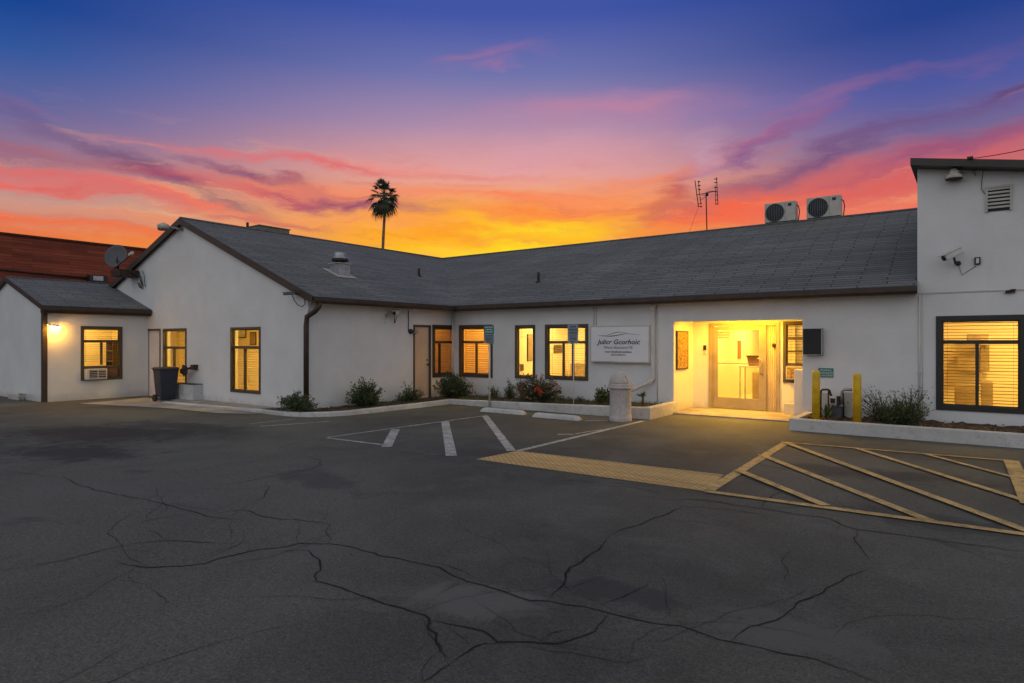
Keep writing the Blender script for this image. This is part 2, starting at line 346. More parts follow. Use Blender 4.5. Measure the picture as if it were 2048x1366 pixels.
# ------------------------------------------------------------------ mesh builder
I4 = Matrix.Identity(4)
def FV(V): return Matrix.Translation((0, V, 0))                                        # wall facing -y: local x = world x, local y goes into the building
def FU(U): return Matrix.Translation((U, 0, 0)) @ Matrix.Rotation(R(90), 4, 'Z')       # wall facing +x: local x = world y, local y goes into the building (-x)
WM = {}
class B:
    def __init__(s): s.v = []; s.f = []; s.m = []; s.uv = {}; s.sm = []
    def poly(s, pts, mi=0, uv=None, smooth=False):
        i = len(s.v); s.v += [Vector(p) for p in pts]; s.f.append(list(range(i, i+len(pts)))); s.m.append(mi); s.sm.append(smooth)
        if uv: s.uv[len(s.f)-1] = uv
        return s
    def box(s, x0, x1, y0, y1, z0, z1, mi=0, M=None):
        if x0 > x1: x0, x1 = x1, x0
        if y0 > y1: y0, y1 = y1, y0
        if z0 > z1: z0, z1 = z1, z0
        c = [Vector(p) for p in ((x0,y0,z0),(x1,y0,z0),(x1,y1,z0),(x0,y1,z0),(x0,y0,z1),(x1,y0,z1),(x1,y1,z1),(x0,y1,z1))]
        if M: c = [M @ p for p in c]
        i = len(s.v); s.v += c
        for f in ((0,3,2,1),(4,5,6,7),(0,1,5,4),(1,2,6,5),(2,3,7,6),(3,0,4,7)):
            s.f.append([i+k for k in f]); s.m.append(mi); s.sm.append(False)
        return s
    def rings(s, rs, mi=0, cap=True, smooth=True):
        n = len(rs[0]); i = len(s.v)
        for r in rs: s.v += [Vector(p) for p in r]
        for a in range(len(rs)-1):
            for k in range(n):
                s.f.append([i+a*n+k, i+a*n+(k+1)%n, i+(a+1)*n+(k+1)%n, i+(a+1)*n+k]); s.m.append(mi); s.sm.append(smooth)
        if cap:
            s.f.append([i+k for k in range(n)][::-1]); s.m.append(mi); s.sm.append(False)
            s.f.append([i+(len(rs)-1)*n+k for k in range(n)]); s.m.append(mi); s.sm.append(False)
        return s
    def tube(s, pts, r, n=8, mi=0, smooth=True):
        pts = [Vector(p) for p in pts]; rr = r if isinstance(r, (list, tuple)) else [r]*len(pts); rs = []
        up = Vector((0,0,1))
        for i, p in enumerate(pts):
            d = (pts[min(i+1, len(pts)-1)] - pts[max(i-1, 0)]).normalized()
            a = (d.cross(up if abs(d.z) < .95 else Vector((1,0,0))) if i == 0 else la - d*la.dot(d)).normalized(); la = a; b_ = d.cross(a).normalized()
            rs.append([p + (a*math.cos(2*math.pi*k/n) + b_*math.sin(2*math.pi*k/n))*rr[i] for k in range(n)])
        return s.rings(rs, mi, True, smooth)
    def lathe(s, prof, c=(0,0,0), n=24, mi=0, M=None, sx=1, sy_=1, cap=True, smooth=True):
        M = M or I4; c = Vector(c)
        return s.rings([[M @ Vector((r*sx*math.cos(2*math.pi*k/n), r*sy_*math.sin(2*math.pi*k/n), z)) + c for k in range(n)] for r, z in prof], mi, cap, smooth)
    def build(s, name, mats, parent=None, M=None, loc=None, bevel=0):
        M = M or I4; wv = [M @ p for p in s.v]
        if parent is not None: Wp = WM[parent.name]
        else: Wp = Matrix.Translation(loc) if loc is not None else I4
        inv = Wp.inverted(); me = bpy.data.meshes.new(name)
        me.from_pydata([inv @ p for p in wv], [], s.f)
        for m in (mats if isinstance(mats, (list, tuple)) else [mats]): me.materials.append(m)
        me.polygons.foreach_set('material_index', s.m); me.polygons.foreach_set('use_smooth', s.sm)
        if s.uv:
            L = me.uv_layers.new(name='UVMap')
            for fi, uvs in s.uv.items():
                for li, q in zip(me.polygons[fi].loop_indices, uvs): L.data[li].uv = q
        me.update(); o = bpy.data.objects.new(name, me); S.collection.objects.link(o)
        if parent is not None: o.parent = parent; WM[o.name] = Wp
        else:
            if loc is not None: o.location = loc
            WM[o.name] = Wp
        if bevel:
            bv = o.modifiers.new('bevel', 'BEVEL'); bv.width = bevel; bv.segments = 2; bv.limit_method = 'ANGLE'
        return o
def thing(name, label, cat, loc=(0,0,0), group=None):
    o = bpy.data.objects.new(name, None); S.collection.objects.link(o); o.location = loc; o.empty_display_size = .2
    WM[o.name] = Matrix.Translation(loc); o['label'] = label; o['category'] = cat
    if group: o['group'] = group
    return o
def tag(o, label=None, cat=None, group=None, kind=None):
    if label: o['label'] = label
    if cat: o['category'] = cat
    if group: o['group'] = group
    if kind: o['kind'] = kind
    return o
def text(body, size, M, m, parent, name, shear=0.0, off=0.0, ext=.002, align='CENTER', sx=1.0):
    cu = bpy.data.curves.new(name, 'FONT'); cu.body = body; cu.size = size; cu.shear = shear; cu.offset = off; cu.extrude = ext
    cu.align_x = align; cu.align_y = 'CENTER'; cu.resolution_u = 2
    tmp = bpy.data.objects.new('tmp', cu); S.collection.objects.link(tmp)
    me = bpy.data.meshes.new_from_object(tmp); bpy.data.objects.remove(tmp); bpy.data.curves.remove(cu)
    me.name = name; me.materials.clear(); me.materials.append(m)
    X = WM[parent.name].inverted() @ M @ Matrix.Diagonal((sx, 1, 1, 1)); me.transform(X)
    o = bpy.data.objects.new(name, me); S.collection.objects.link(o); o.parent = parent; WM[o.name] = WM[parent.name]
    return o
FACE = Matrix.Rotation(R(90), 4, 'X')     # text plane -> upright, read from local -y

# ------------------------------------------------------------------ ground
VW, VR, VG, US, UL = 14.05, 15.33, 9.0, -12.45, -20.35      # wall planes: main, entrance recess, gable, wing side, low wing
b = B(); n = 40
b.poly([(-400,-400,0),(400,-400,0),(400,400,0),(-400,400,0)])
lot = tag(b.build('parking_lot', M_ASPH), kind='structure', label='cracked dark asphalt of the parking lot in front of the white building')
def crack_width(t): return .45 + .9*noise.noise(Vector((t*3.1, 1.7, 0)))
def cracks():
    b = B(); random.seed(5)
    lines = [
     (1.0, [(0,1141),(60,1134),(130,1122),(200,1102),(260,1090),(330,1081),(420,1086),(470,1088)]),
     (.9, [(290,1059),(318,1070),(332,1080)]),
     (.9, [(250,1056),(300,1040),(350,1032),(388,1027)]),
     (1.0, [(125,953),(150,968),(200,982),(232,990),(280,998),(330,1010),(370,1020),(388,1024),(410,1032),(450,1038),(490,1041)]),
     (1.1, [(430,1029),(487,1020),(530,1034),(560,1039),(600,1040),(650,1047),(662,1049)]),
     (1.0, [(662,1049),(652,1060),(660,1078),(656,1087)]),
     (.8, [(585,1034),(606,1048)]), (.7, [(600,1052),(592,1075),(597,1086)]), (.7,[(640,1044),(656,1028),(612,1024)]),
     (1.4, [(228,1121),(255,1132),(300,1136),(360,1132),(412,1127),(450,1114),(520,1099),(560,1096),(597,1087),(655,1088),(700,1095),(760,1110),(820,1123),(855,1129),(880,1137),(930,1163),(970,1172),(1020,1188),(1060,1200),(1100,1202),(1150,1212),(1210,1226),(1290,1243),(1360,1256),(1440,1280),(1520,1296),(1590,1315),(1640,1325),(1700,1345),(1770,1372)]),
     (.9, [(845,1125),(880,1128),(930,1145),(966,1166)]),
     (.8, [(930,1165),(900,1176),(873,1191)]),
     (1.5, [(555,1103),(616,1101),(640,1124),(640,1140),(627,1153),(634,1162),(680,1175),(740,1197),(800,1217),(850,1232),(860,1243),(857,1255),(876,1269),(868,1288),(880,1306),(905,1325)]),
     (1.6, [(860,1242),(885,1243),(940,1258),(966,1265),(995,1283),(1060,1284),(1080,1287),(1120,1288),(1160,1275),(1195,1262),(1216,1230)]),
     (1.7, [(905,1325),(930,1308),(944,1296),(965,1287),(1024,1285)]),
     (1.9, [(905,1325),(885,1340),(868,1356),(845,1372)]),
     (1.1, [(900,1256),(920,1276),(938,1294)]), (1.0, [(876,1303),(852,1330),(842,1370)]),
     (1.0, [(1078,1286),(1100,1268),(1125,1260),(1170,1265)]), (1.0, [(1078,1286),(1104,1290),(1150,1270)]),
     (1.5, [(1097,1197),(1110,1185),(1125,1168),(1140,1137),(1165,1122),(1198,1100),(1213,1076)]),
     (1.3, [(1218,1074),(1240,1062),(1290,1045),(1340,1025),(1365,1013)]),
     (1.0, [(1320,1005),(1365,1013),(1420,1016),(1480,1022),(1560,1038)]),
     (1.1, [(1188,1216),(1230,1199),(1280,1178),(1305,1162)]),
     (1.3, [(1340,1001),(1370,998),(1420,1002),(1470,1011),(1530,1018),(1600,1030),(1660,1038),(1690,1053),(1716,1060),(1800,1070),(1880,1082),(1960,1092),(2060,1107)]),
     (1.1, [(1522,1016),(1535,1000),(1550,990),(1568,981)]),
     (1.2, [(1716,1061),(1709,1076),(1722,1100),(1740,1120)]),
     (1.1, [(1738,1137),(1690,1158),(1640,1188),(1600,1203),(1575,1222),(1550,1240),(1524,1247),(1500,1255),(1475,1270),(1460,1283)]),
     (.9, [(1100,953),(1140,961),(1200,968),(1260,975),(1310,983),(1320,993)]),
     (.9, [(1150,960),(1240,968),(1300,974),(1420,988)]),
     (.9, [(420,973),(480,965),(560,950),(620,939),(641,930),(638,921),(605,912)]), (.7,[(300,949),(400,940),(460,926),(540,921)]),
     (.8, [(500,1010),(525,995),(537,975),(530,968)]), (.7,[(590,900),(560,894),(620,880),(700,873)]),
     (.9, [(780,899),(850,910),(950,917)]),
     (.7, [(1626,1034),(1626,1047)]), (.8,[(0,940),(60,948),(120,955)]),
    ]
    jobs = [(wd, [gnd(x, y) for x, y in pts]) for wd, pts in lines]
    for wd, P3 in list(jobs):          # hairline branches leaving the main cracks
        for i in range(len(P3)-1):
            seg = (P3[i+1]-P3[i]); n_ = int(seg.length*1.1+random.random())
            for _ in range(n_):
                p = P3[i]+seg*random.random(); a = math.atan2(seg.y, seg.x)+random.choice((-1,1))*random.uniform(.5,1.3); q = [p]
                for _k in range(random.randint(2,5)): a += random.uniform(-.6,.6); p = p+Vector((math.cos(a), math.sin(a), 0))*random.uniform(.08,.28); q.append(p)
                if p.y < 12: jobs.append((random.uniform(.3,.6), q))
    for k in range(26):
        p = gnd(random.uniform(100,1950), random.uniform(900,1340)); a = random.uniform(0,6.28); q = [p]
        for _k in range(random.randint(4,9)): a += random.uniform(-.5,.5); p = p+Vector((math.cos(a), math.sin(a), 0))*random.uniform(.1,.35); q.append(p)
        jobs.append((random.uniform(.3,.5), q))
    for wd, P3 in jobs:
        out = []
        for i in range(len(P3)-1):
            d = P3[i+1]-P3[i]; k = max(2, int(d.length/.06))
            for j in range(k):
                q = P3[i] + d*(j/k); sgn = q*2.2
                out.append(q + Vector((noise.noise(q*5)+.5*noise.noise(q*15), noise.noise(q*5+Vector((7,7,0)))+.5*noise.noise(q*15+Vector((3,1,0))), 0))*.028)
        out.append(P3[-1]); m = len(out); L = []; Rr = []
        for i, q in enumerate(out):
            d = out[min(i+1, m-1)]-out[max(i-1, 0)]; nrm = Vector((-d.y, d.x, 0)).normalized()
            w_ = .0052*wd*(.65+.7*abs(noise.noise(q*4))+.35*noise.noise(q*12))*min(1, .15+min(i, m-1-i)/6)*(.75+q.length*.055)
            L.append(q+nrm*w_+Vector((0,0,.004))); Rr.append(q-nrm*w_+Vector((0,0,.004)))
        i0 = len(b.v); b.v += L + Rr
        for i in range(m-1): b.f.append([i0+m+i, i0+m+i+1, i0+i+1, i0+i]); b.m.append(0); b.sm.append(False)
    return b
M_CRK = mat('crack_shadow', (.009,.009,.009), .95, var=.3, vscale=20)
cracks().build('crack', M_CRK, lot)

def strip(name, m, a, c, wid, z=.004, label=None, square=None):
    a, c = gnd(*a), gnd(*c); d = (c-a).normalized(); nrm = Vector((-d.y, d.x, 0))*wid/2; b = B(); k = max(2, int((c-a).length/.15)); L, Q = [], []
    for i in range(k+1):
        p = a + (c-a)*(i/k); j = noise.noise(p*6)*.007; L.append(p+nrm*(1+j*8)); Q.append(p-nrm*(1-j*8))
    for i in range(k): b.poly([(*Q[i].xy, z), (*Q[i+1].xy, z), (*L[i+1].xy, z), (*L[i].xy, z)])
    o = b.build(name, m); tag(o, kind='structure', label=label); return o
WHL = [((655,875),(974,831),.06),((652,876),(768,890),.07),((791,859),(773,894),.16),((890,843),(903,912),.16),((970,832),(1023,902),.14),((1037,902),(1287,842),.10),((1115,869),(1147,869),.08),
       ((1150,868),(1206,859),.05),((520,853),(660,843),.06),((500,848),(590,838),.05),((1170,842),(1216,841),.06)]
for a, c, wd in WHL: strip('white_painted_line', M_WHITEP, a, c, wd, label='worn white parking line on the asphalt')
YEL = [((1418,981),(1572,886),.13,.008),((1411,984),(2120,1080),.11,.012),((1573,886),(2020,923),.07,.012),((1475,943),(1651,1015),.11,.024),((1521,911),(1862,1045),.11,.016),((1568,886),(2070,1071),.11,.020),
       ((1716,899),(2080,1013),.10,.016),((1852,910),(2040,960),.08,.016),((2022,923),(2062,1012),.17,.020)]
for a, c, wd, z in YEL: strip('yellow_painted_line', M_YELP, a, c, wd, z, 'faded yellow hatching line on the asphalt before the entrance')
# yellow paver band
M_PAVE = bricks('yellow_paver', (.64,.42,.16), (.58,.37,.14), (.36,.23,.10), .13, .065, .006, rot=45, coord='P', strength=.6)
pts = [gnd(952,919), gnd(1409,983), gnd(1448,950), gnd(1036,902)]
b = B(); b.poly([(p.x, p.y, .005) for p in pts]); tag(b.build('paver_strip', M_PAVE), kind='structure', label='band of yellow herringbone pavers set in the asphalt')
# concrete: entrance slab, apron by the low wing, walk along the gable
b = B(); b.box(-5.62, -2.81, 13.72, VR, .0, .03); tag(b.build('entrance_slab', M_CONC), kind='structure')
b = B(); pp = [(158,808),(292,796),(322,801),(330,806),(520,829),(430,827),(330,817)]; pts = [gnd(*p) for p in pp]
b.poly([(p.x, p.y, .012) for p in pts][::-1]); tag(b.build('concrete_apron', M_CONC), kind='structure')
b = B(); b.box(-18.6, -12.6, 8.5, VG, 0, .05); tag(b.build('concrete_walk', M_CONC), kind='structure')

# kerbs
def kerb(path, h, wid, name, label):
    P_ = [Vector((x, y, 0)) for x, y in path]; b = B(); rs = []
    for i, p in enumerate(P_):
        a = (p - P_[i-1]).normalized() if i else None; c = (P_[i+1]-p).normalized() if i < len(P_)-1 else None
        if a is None: a = c
        if c is None: c = a
        na, nc = Vector((-a.y, a.x, 0)), Vector((-c.y, c.x, 0)); mt = (na+nc).normalized(); k = wid/max(.5, mt.dot(na)); z = h[i]
        o_ = p; q = p + mt*k; e = .015
        rs.append([o_+Vector((0,0,-.02)), q+Vector((0,0,-.02)), q+Vector((0,0,z-e)), q-mt*e+Vector((0,0,z)), o_+mt*e+Vector((0,0,z)), o_+Vector((0,0,z-e))])
    b.rings(rs, smooth=False); o = b.build(name, M_KERB); tag(o, label=label, cat='kerb'); return o
L0 = gnd(325,807); L1 = gnd(430,817); L2 = gnd(520,826)
main_path = [(L0.x,L0.y),(L1.x,L1.y),(L2.x,L2.y),(-12.7,8.28),(-12.1,8.34),(-11.7,8.5),(-11.4,8.82),(-11.25,9.25),(-11.18,10.3),(-11.15,11.4),(-11.15,12.47),(-9.3,12.47),(-7.4,12.47),(-5.52,12.47),(-5.52,14.03)]
main_h = [.05,.06,.07,.08,.09,.10,.10,.10,.11,.11,.12,.16,.20,.25,.26]
kerb(main_path, main_h, .16, 'planter_kerb', 'white painted kerb bending round the wing and the left planting bed')
kerb([(-2.78,14.03),(-2.78,12.52),(0,12.52),(6,12.52)], [.22,.22,.22,.22], .14, 'planter_kerb', 'white painted kerb of the bed below the large right window')

# soil
def soil(x0, x1, y0, y1, zf, name, dens=.09, amp=.03):
    b = B(); nx = max(2, int((x1-x0)/dens)); ny = max(2, int((y1-y0)/dens)); i0 = 0
    for j in range(ny+1):
        for i in range(nx+1):
            x = x0+(x1-x0)*i/nx; y = y0+(y1-y0)*j/ny
            b.v.append(Vector((x, y, zf(x, y)+amp*noise.noise(Vector((x*4, y*4, 1)))+amp*.8*noise.noise(Vector((x*13, y*13, 3))))))
    for j in range(ny):
        for i in range(nx): b.f.append([j*(nx+1)+i, j*(nx+1)+i+1, (j+1)*(nx+1)+i+1, (j+1)*(nx+1)+i]); b.m.append(0); b.sm.append(True)
    random.seed(len(b.v))
    for k in range(int((x1-x0)*(y1-y0)*60)):
        x = random.uniform(x0, x1); y = random.uniform(y0, y1); r = random.uniform(.008, .03); z = zf(x, y)+amp*.4
        b.lathe([(r*.5, -r*.5), (r, 0), (r*.5, r*.5)], (x, y, z), n=5, mi=1, smooth=False)
    return tag(b.build(name, [M_SOIL, M_SOILL]), kind='structure')
soil(-12.44, -11.33, 9.05, 12.6, lambda x, y: .07, 'soil')
soil(-12.44, -5.68, 12.62, 14.04, lambda x, y: .07+.12*(x+12.4)/6.8, 'soil')
soil(-2.63, 5.0, 12.67, 14.04, lambda x, y: .17, 'soil', amp=.05)
soil(-13.6, -11.72, 8.5, 9.06, lambda x, y: .055, 'soil', amp=.01)

# ------------------------------------------------------------------ building
BLD = thing('office_building', 'long low white stucco building with grey shingle roofs and lit windows', 'building', (-8, 14, 0))
def wall(M, x0, x1, z0, z1, holes, th=.2, top=None, name='wall', m=M_ST, label=None, closed=True):
    """a wall slab with rectangular openings; top = extra outline points above z1"""
    xs = sorted({x0, x1} | {h[0] for h in holes} | {h[1] for h in holes}); zs = sorted({z0, z1} | {h[2] for h in holes} | {h[3] for h in holes})
    xs = [x for x in xs if x0 <= x <= x1]; zs = [z for z in zs if z0 <= z <= z1]; b = B()
    for i in range(len(xs)-1):
        for j in range(len(zs)-1):
            cx, cz = (xs[i]+xs[i+1])/2, (zs[j]+zs[j+1])/2
            if any(h[0] < cx < h[1] and h[2] < cz < h[3] for h in holes): continue
            for y, fl in ((0, 1), (th, -1)):
                q = [(xs[i],y,zs[j]),(xs[i+1],y,zs[j]),(xs[i+1],y,zs[j+1]),(xs[i],y,zs[j+1])]; b.poly(q[::fl])
    for a, c, z_, w_ in holes:
        b.poly([(a,0,z_),(a,0,w_),(a,th,w_),(a,th,z_)]); b.poly([(c,0,z_),(c,th,z_),(c,th,w_),(c,0,w_)])
        b.poly([(a,0,w_),(c,0,w_),(c,th,w_),(a,th,w_)])
        if z_ > z0+.001: b.poly([(a,0,z_),(a,th,z_),(c,th,z_),(c,0,z_)])
    for x in (x0, x1): b.poly([(x,0,z0),(x,th,z0),(x,th,z1),(x,0,z1)])
    if top:
        for y, fl in ((0, 1), (th, -1)): b.poly([(x, y, z) for x, z in ([(x0,z1),(x1,z1)]+top)][::fl])
    else: b.poly([(x0,0,z1),(x1,0,z1),(x1,th,z1),(x0,th,z1)])
    o = b.build(name, m, BLD, M)
    if label: o['label'] = label
    return o
# openings, measured on the wall planes
def rV(x0, x1, z0, z1, V): return (onV(x0, 683, V)[0], onV(x1, 683, V)[0], z0, z1)
def rU(x0, x1, z0, z1, U): return (onU(x0, 683, U)[0], onU(x1, 683, U)[0], z0, z1)
wB = rV(919, 985, .63, 2.12, VW); wC = rV(1031, 1070, .65, 2.09, VW); wD = rV(1091, 1176, .66, 2.09, VW)
ent = (-5.63, -2.86, 0, 2.11); wF = (onV(1873,683,VW)[0], onV(2052,683,VW)[0], .40, 2.11)
wall(FV(VW), US, 5.5, 0, 2.6, [wB, wC, wD, ent, wF])
# gable wing
RX, RZ, EX, EZ = -18.2, 5.15, -12.12, 2.68      # ridge, eave of the gable wing
slR = (RZ-EZ)/(EX-RX); slL = .36; EXL = -24.6; EZL = RZ-slL*(RX-EXL)
zR = lambda x: (RZ - slR*(x-RX) if x > RX else RZ - slL*(RX-x))
wG = rV(462, 521, .34, 2.01, VG); wH = rV(327, 373, .40, 2.02, VG); dG = rV(290, 321, .02, 2.02, VG)
x0, x1 = -24.3, US
wall(FV(VG), x0, x1, 0, 2.6, [wG, wH, dG], top=[(x1, zR(x1)-.11), (RX, RZ-.11), (x0, zR(x0)-.11)])
dA = rU(827, 861, .06, 2.10, US); wA = rU(865, 913, .63, 2.12, US)
wall(FU(US), VG+.2, VW-.001, 0, 2.66, [dA, wA])
# low wing
wI = rU(162, 244, .55, 2.08, UL); vL0 = 6.30
wall(FU(UL), vL0, VG, 0, 2.55, [wI])
LRX, LRZ, LEX, LEZ = -23.15, 3.56, -20.15, 2.62
sl2 = (LRZ-LEZ)/(LEX-LRX)
wall(FV(vL0), -26.2, UL-.2, 0, 2.3, [], top=[(UL-.2, LRZ-.1-sl2*(UL-.2-LRX)), (LRX, LRZ-.10), (-26.2, LRZ-.1-sl2*(LRX+26.2))])
# tall block
TX = -.86; zT = lambda x: 5.03 - .19*(x+.94)
wall(FV(VW), TX, 5.5, 2.6, 3.3, [], top=[(5.5, zT(5.5)-.13), (TX, zT(TX)-.13)])
b = B(); b.poly([(TX,VW,2.6),(TX,21,2.6),(TX,21,zT(TX)-.13),(TX,VW,zT(TX)-.13)]); b.box(TX, 5.5, 20.9, 21, 0, 4.0); b.build('wall', M_ST, BLD)
b = B(); b.box(TX-.005, 5.5, VW-.012, VW, 2.535, 2.56); b.build('wall_ledge', M_CREAM, BLD)
# plain rear and end walls that close the wings
b = B(); b.box(-24.3, -24.1, VG+.2, 26.2, 0, 2.6); b.box(-24.1, TX, 26.0, 26.2, 0, 2.4); b.box(-26.2, -26.0, vL0+.2, VG, 0, 2.5); b.box(5.3, 5.5, VW+.2, 21, 0, 3.8); b.build('wall', M_ST, BLD)
# entrance recess
door = (-5.24, -3.60, .03, 2.09); wE = (-3.52, -2.90, .72, 2.10)
wall(FV(VR), -5.63, -2.81, 0, 2.22, [(door[0], door[1], 0, 2.09), wE], th=.15, name='entrance_wall')
b = B(); b.box(-5.75, -5.63, VW+.2, VR, 0, 2.22); b.box(-2.81, -2.69, VW+.2, VR, 0, 2.22); b.box(-5.75, -2.69, VW+.2, VR+.15, 2.22, 2.3)
b.build('entrance_wall', M_ST, BLD)
b = B(); b.box(-3.07, -2.83, 14.28, 14.62, .03, 1.06); b.build('half_wall', M_ST, BLD, bevel=.01)

# roofs
def roof_poly(pts, eave_dir, up_dir, m, name, th=.10):
    """slab of shingles; uv: u along the eave, v up the slope"""
    P_ = [Vector(p) for p in pts]; e = Vector(eave_dir).normalized(); u = Vector(up_dir).normalized(); b = B()
    b.poly(P_, 0, [(p.dot(e), p.dot(u)) for p in P_]); Q = [p-Vector((0,0,th)) for p in P_]; b.poly(Q[::-1], 1)
    for i in range(len(P_)): j = (i+1) % len(P_); b.poly([P_[i], Q[i], Q[j], P_[j]], 1)
    return b.build(name, [m, M_DBR], BLD)
MR, EV = 19.85, 13.75                     # main ridge line and eave line (y)
slM = (RZ-EZ)/(MR-EV); t_ = MR-EV
gy0, gy1 = VG-.10, 26.4
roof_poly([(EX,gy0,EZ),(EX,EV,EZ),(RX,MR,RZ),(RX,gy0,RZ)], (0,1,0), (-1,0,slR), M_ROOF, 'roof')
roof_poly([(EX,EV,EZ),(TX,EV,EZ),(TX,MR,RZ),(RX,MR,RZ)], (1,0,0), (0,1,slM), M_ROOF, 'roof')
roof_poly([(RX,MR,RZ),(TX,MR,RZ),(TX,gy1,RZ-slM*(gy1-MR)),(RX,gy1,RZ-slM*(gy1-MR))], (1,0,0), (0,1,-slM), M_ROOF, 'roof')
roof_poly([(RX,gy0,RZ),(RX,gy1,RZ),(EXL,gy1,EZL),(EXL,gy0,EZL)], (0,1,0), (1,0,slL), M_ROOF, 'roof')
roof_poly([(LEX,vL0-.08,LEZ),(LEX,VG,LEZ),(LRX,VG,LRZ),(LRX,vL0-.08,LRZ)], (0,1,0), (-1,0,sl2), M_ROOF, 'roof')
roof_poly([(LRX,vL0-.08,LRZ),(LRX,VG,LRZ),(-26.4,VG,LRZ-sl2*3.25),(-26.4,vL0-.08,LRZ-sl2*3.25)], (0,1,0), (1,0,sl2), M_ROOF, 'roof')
roof_poly([(TX-.09,VW-.33,zT(TX-.09)),(5.8,VW-.33,zT(5.8)),(5.8,21.2,zT(5.8)),(TX-.09,21.2,zT(TX-.09))], (0,1,0), (1,0,-.19), M_DBR, 'roof', th=.13)
# ridge caps
b = B(); b.tube([(RX,gy0,RZ+.0),(RX,MR,RZ+.0)], .05, 6); b.tube([(RX,MR,RZ),(TX,MR,RZ)], .05, 6); b.tube([(LRX,vL0-.08,LRZ),(LRX,VG,LRZ)], .04, 6)
b.build('ridge_cap', mat('ridge_shingle', (.10,.105,.115), .9, var=.3, vscale=8), BLD)
# fascia and gutters
def gutter(p0, p1, out, name='gutter', h=.13, m=M_BRN, d=.11):
    p0, p1, o_ = Vector(p0), Vector(p1), Vector(out).normalized(); z = Vector((0,0,1)); prof = [(0,0),(d*.75,0),(d,-.0+.045),(d,h),(d-.012,h),(d-.012,.06),(0.0,.03)]
    b = B(); b.rings([[p+o_*a+z*c for a, c in prof] for p in (p0, p1)], smooth=False); return b.build(name, m, BLD)
gutter((EX-.0,gy0-.02,EZ-.15),(EX-.0,EV-.11,EZ-.15),(1,0,0)); gutter((EX+.0,EV,EZ-.15),(TX+.02,EV,EZ-.15),(0,-1,0))
b = B(); b.box(EX-.05, EX-.004, gy0, EV-.05, EZ-.155, EZ-.105); b.box(EX-.05, TX-.002, EV+.004, EV+.05, EZ-.155, EZ-.105); b.build('fascia', M_DBR, BLD)
b = B()
b.box(US+.002, EX-.052, VG+.0, EV+.05, 2.535, 2.55); b.box(US+.002, TX-.004, EV+.052, VW-.002, 2.535, 2.55); b.build('soffit', M_WPL, BLD)
gutter((LEX,vL0-.12,LEZ-.15),(LEX,VG-.02,LEZ-.15),(1,0,0), h=.12)
b = B(); b.box(UL-.0, LEX-.004, vL0-.06, VG-.002, LEZ-.2, LEZ-.105); b.build('fascia', M_BRN, BLD)
def rake(p0, p1, out, wv=.17, name='rake_board'):
    p0, p1 = Vector(p0), Vector(p1); o_ = Vector(out)*.025; d = Vector((0,0,-wv)); t2 = Vector((0,0,.012))
    b = B(); rs = [[p+t2, p+t2+o_, p+d+o_, p+d] for p in (p0, p1)]; b.rings(rs, smooth=False); return b.build(name, M_BRN, BLD)
rake((EX,gy0,EZ),(RX,gy0,RZ),(0,-1,0)); rake((EXL,gy0,EZL),(RX,gy0,RZ),(0,-1,0))
rake((LEX,vL0-.08,LEZ),(LRX,vL0-.08,LRZ),(0,-1,0), .12); rake((-26.4,vL0-.08,LRZ-sl2*3.25),(LRX,vL0-.08,LRZ),(0,-1,0), .12)
# soffit strips under the gable overhangs
b = B(); b.box(UL-.11, UL+.012, vL0-.012, vL0, 0, 2.45); b.box(UL, UL+.012, vL0, vL0+.10, 0, 2.45); b.build('corner_board', M_BRN, BLD)
# downpipes
b = B(); cx, cyy = US+.06, VG-.06
b.tube([(EX+.06,VG+.05,2.54),(EX+.05,VG+.02,2.44),(EX-.03,VG-.02,2.34),(cx-.03,cyy+.02,2.22),(cx-.03,cyy,2.0),(cx-.03,cyy,.09)], .062, 8); b.build('downpipe', M_BRN, BLD)
xw = onV(1308, 683, VW)[0]; xe = onV(1268, 683, VW)[0]
b = B(); b.box(xw-.06, xw+.06, VW-.13, VW-.002, 2.36, 2.50); b.box(xw-.045, xw+.045, VW-.085, VW-.004, .74, 2.36)
b.tube([(xw, VW-.05, .78), (xw-.06, VW-.07, .70), (xe, VW-.55, .42)], .05, 6); b.build('downpipe', M_WPL, BLD)
# conduits on the main wall
b = B()
for px in (1188, 1193): x_ = onV(px, 683, VW)[0]; b.tube([(x_, VW-.015, 2.05), (x_, VW-.015, 2.52)], .011, 6); b.build('conduit', M_WPL, BLD); b = B()
x_ = onV(1315, 683, VW)[0]; b.tube([(x_, VW-.012, .22), (x_, VW-.012, 2.5)], .010, 6); b.build('conduit', M_WPL, BLD); b = B()
x_ = onV(1839, 683, VW)[0]; b.tube([(x_, VW-.02, .2), (x_, VW-.02, 2.52)], .016, 6); x_ += .05; b.tube([(x_, VW-.012, .2), (x_, VW-.012, 2.52)], .007, 6)
b.box(x_-.07, x_-.02, VW-.045, VW-.002, 1.06, 1.1); b.build('conduit', M_WPL, BLD)
b = B(); b.tube([(US+.05, VW-.06, 2.5), (US+.05, VW-.06, .1)], .03, 8); b.build('downpipe', M_WPL, BLD)
yc = onU(816, 683, US)[0]; b = B(); b.tube([(US+.015, yc, 2.5), (US+.015, yc, 1.93)], .012, 6); b.build('conduit', M_DARK, BLD)

